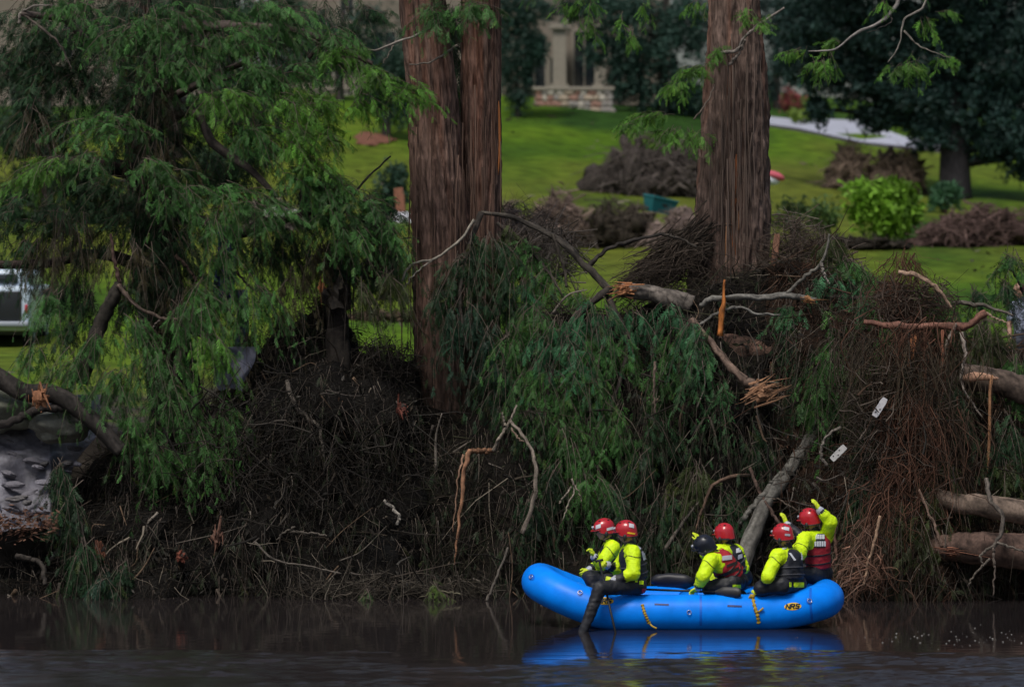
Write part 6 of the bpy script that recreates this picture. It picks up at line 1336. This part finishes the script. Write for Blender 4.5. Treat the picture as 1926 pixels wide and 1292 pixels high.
# middle pair
person('rescuer bent forward in a dark helmet and red vest', dict(head=(1326, 1028, 60.42), neck=(1342, 1042, 60.48), shL=(1336, 1055, 60.26), shR=(1364, 1042, 60.72), elL=(1322, 1084, 60.16), wrL=(1313, 1106, 60.28), hdL=(1300, 1113, 60.32), elR=(1352, 1082, 60.95), wrR=(1325, 1095, 60.9), hdR=(1312, 1098, 60.85),
    hipL=(1378, 1096, 60.44), hipR=(1390, 1094, 60.74), knL=(1334, 1106, 60.42), knR=(1345, 1104, 60.85), anL=(1388, 1118, 60.55), anR=(1395, 1118, 60.8)), 'navy', 'red', (-.95, .3, -.5),
    vest_marks=[([qd(1358, 1046, 1376, 1054, -2)], M_band, 'reflective_panel'), ([quadgrid((1366, 1062), (1384, 1056), (1384, 1061), (1366, 1067))], M_blk, 'dark_panel'), ([quadgrid((1352, 1080), (1388, 1066), (1389, 1072), (1353, 1086))], M_blk, 'dark_panel')], body_marks=[([qd(1378, 1099, 1398, 1105)], M_hiv, 'yellow_hip_pouch')], seed=3)
person('rescuer with a plain pinkish red helmet reaching up to the branches', dict(head=(1363, 1006, 61.45), neck=(1369, 1028, 61.45), shL=(1352, 1038, 61.3), shR=(1386, 1037, 61.58), elL=(1328, 1040, 61.7), wrL=(1315, 1020, 61.85), hdL=(1308, 999, 61.9), elR=(1397, 1068, 61.5), wrR=(1378, 1090, 61.3), hdR=(1368, 1098, 61.25),
    hipL=(1380, 1088, 61.4), hipR=(1398, 1086, 61.66), knL=(1340, 1090, 61.4), knR=(1350, 1088, 61.75), anL=(1345, 1128, 61.3), anR=(1352, 1125, 61.6)), 'red', 'black', (-.75, .6, .0),
    helm_marks=[([qd(1357, 1012, 1372, 1015)], M_blk, 'rear_band')], vest_marks=[([qd(1384, 1032, 1396, 1040, -3)], M_white2, 'white_print'), ([qd(1387, 1044, 1395, 1052, -3)], M_band, 'white_print')], seed=4, hcurl=(.3, .6), sleeve=.15)
# stern pair
bars = [qd(x, 1006, x + 2.2, 1014, 0, 4, 2) for x in np.arange(1532, 1549, 3.1)]; bars2 = [qd(x, 1018, x + 3.2, 1027, 0, 4, 2) for x in np.arange(1532, 1549, 4.2)]
person('rescuer in a black vest with white back stripes, arm raised behind the helmet', dict(head=(1473, 1007, 60.38), neck=(1481, 1031, 60.4), shL=(1462, 1046, 60.2), shR=(1503, 1042, 60.56), elL=(1444, 1084, 60.03), wrL=(1432, 1106, 60.15), hdL=(1423, 1114, 60.2), elR=(1513, 1012, 60.85), wrR=(1479, 985, 60.97), hdR=(1471, 960, 61.0),
    hipL=(1472, 1101, 60.2), hipR=(1500, 1099, 60.48), knL=(1431, 1106, 60.15), knR=(1440, 1098, 60.62), anL=(1440, 1140, 60.55), anR=(1448, 1135, 60.8)), 'red', 'black', (-.85, .5, .05),
    helm_marks=[([qd(1474, 990, 1484, 996, 2)], M_white2, 'sticker'), ([qd(1476, 1003, 1486, 1007, 1)], M_band, 'sticker')],
    vest_marks=[([quadgrid((1483, 1040), (1487, 1040), (1497, 1053), (1493, 1054))], M_white2, 'white_stripe'), ([qd(1505, 1039, 1508.5, 1053)], M_white2, 'white_stripe'), ([quadgrid((1483, 1026), (1494, 1024), (1496, 1029), (1485, 1031))], M_band, 'collar_stripe'), ([quadgrid((1470, 1030), (1478, 1028), (1480, 1033), (1472, 1035))], M_band, 'collar_stripe')],
    body_marks=[([qd(1492, 1095, 1518, 1104, 0, 6, 5)], M_hiv, 'yellow_hip_pouch'), ([qd(1484, 1095, 1488, 1103)], M_hiv, 'yellow_tab')], seed=5, sleeve=.08, hcurl=(.6, .25))
person('rescuer on the stern with arm stretched up and white print on a red vest', dict(head=(1523, 978, 61.15), neck=(1533, 1001, 61.17), shL=(1518, 1014, 61.0), shR=(1553, 1010, 61.28), elL=(1496, 1040, 60.85), wrL=(1475, 1050, 60.9), hdL=(1462, 1052, 60.9), elR=(1562, 982, 61.05), wrR=(1541, 958, 61.0), hdR=(1528, 935, 61.0),
    hipL=(1530, 1081, 61.05), hipR=(1550, 1079, 61.32), knL=(1500, 1078, 60.95), knR=(1510, 1074, 61.4), anL=(1502, 1120, 60.9), anR=(1512, 1116, 61.3)), 'red', 'red', (-.85, .45, .15),
    vest_marks=[([qd(1531, 1004, 1551, 1029, 0, 8, 8)], M_blk, 'dark_back_panel'), (bars + bars2, M_white2, 'white_print')], seed=6, sleeve=.55, hcurl=(.5, .22))
# bystander at the right edge, standing on the lawn behind the debris
person('bystander with dark reddish hair and patterned shirt behind the right debris', dict(head=(1917, 547, 76), neck=(1921, 567, 76), shL=(1905, 577, 75.95), shR=(1943, 577, 76.05), elL=(1898, 610, 75.9), wrL=(1900, 640, 75.8), hdL=(1902, 665, 75.8), elR=(1950, 610, 76), wrR=(1948, 640, 75.9), hdR=(1946, 660, 75.9),
    hipL=(1914, 645, 75.95), hipR=(1934, 645, 76.05), knL=(1914, 695, 75.9), knR=(1934, 695, 76), anL=(1914, 742, 76), anR=(1934, 742, 76)), None, None, (-.8, -.5, 0), bare=True, gloves=False, hair=(.05, .015, .012), top=mat('patterned_shirt', (.17, .19, .25), .8, noise=.9, nscale=30), seed=9)
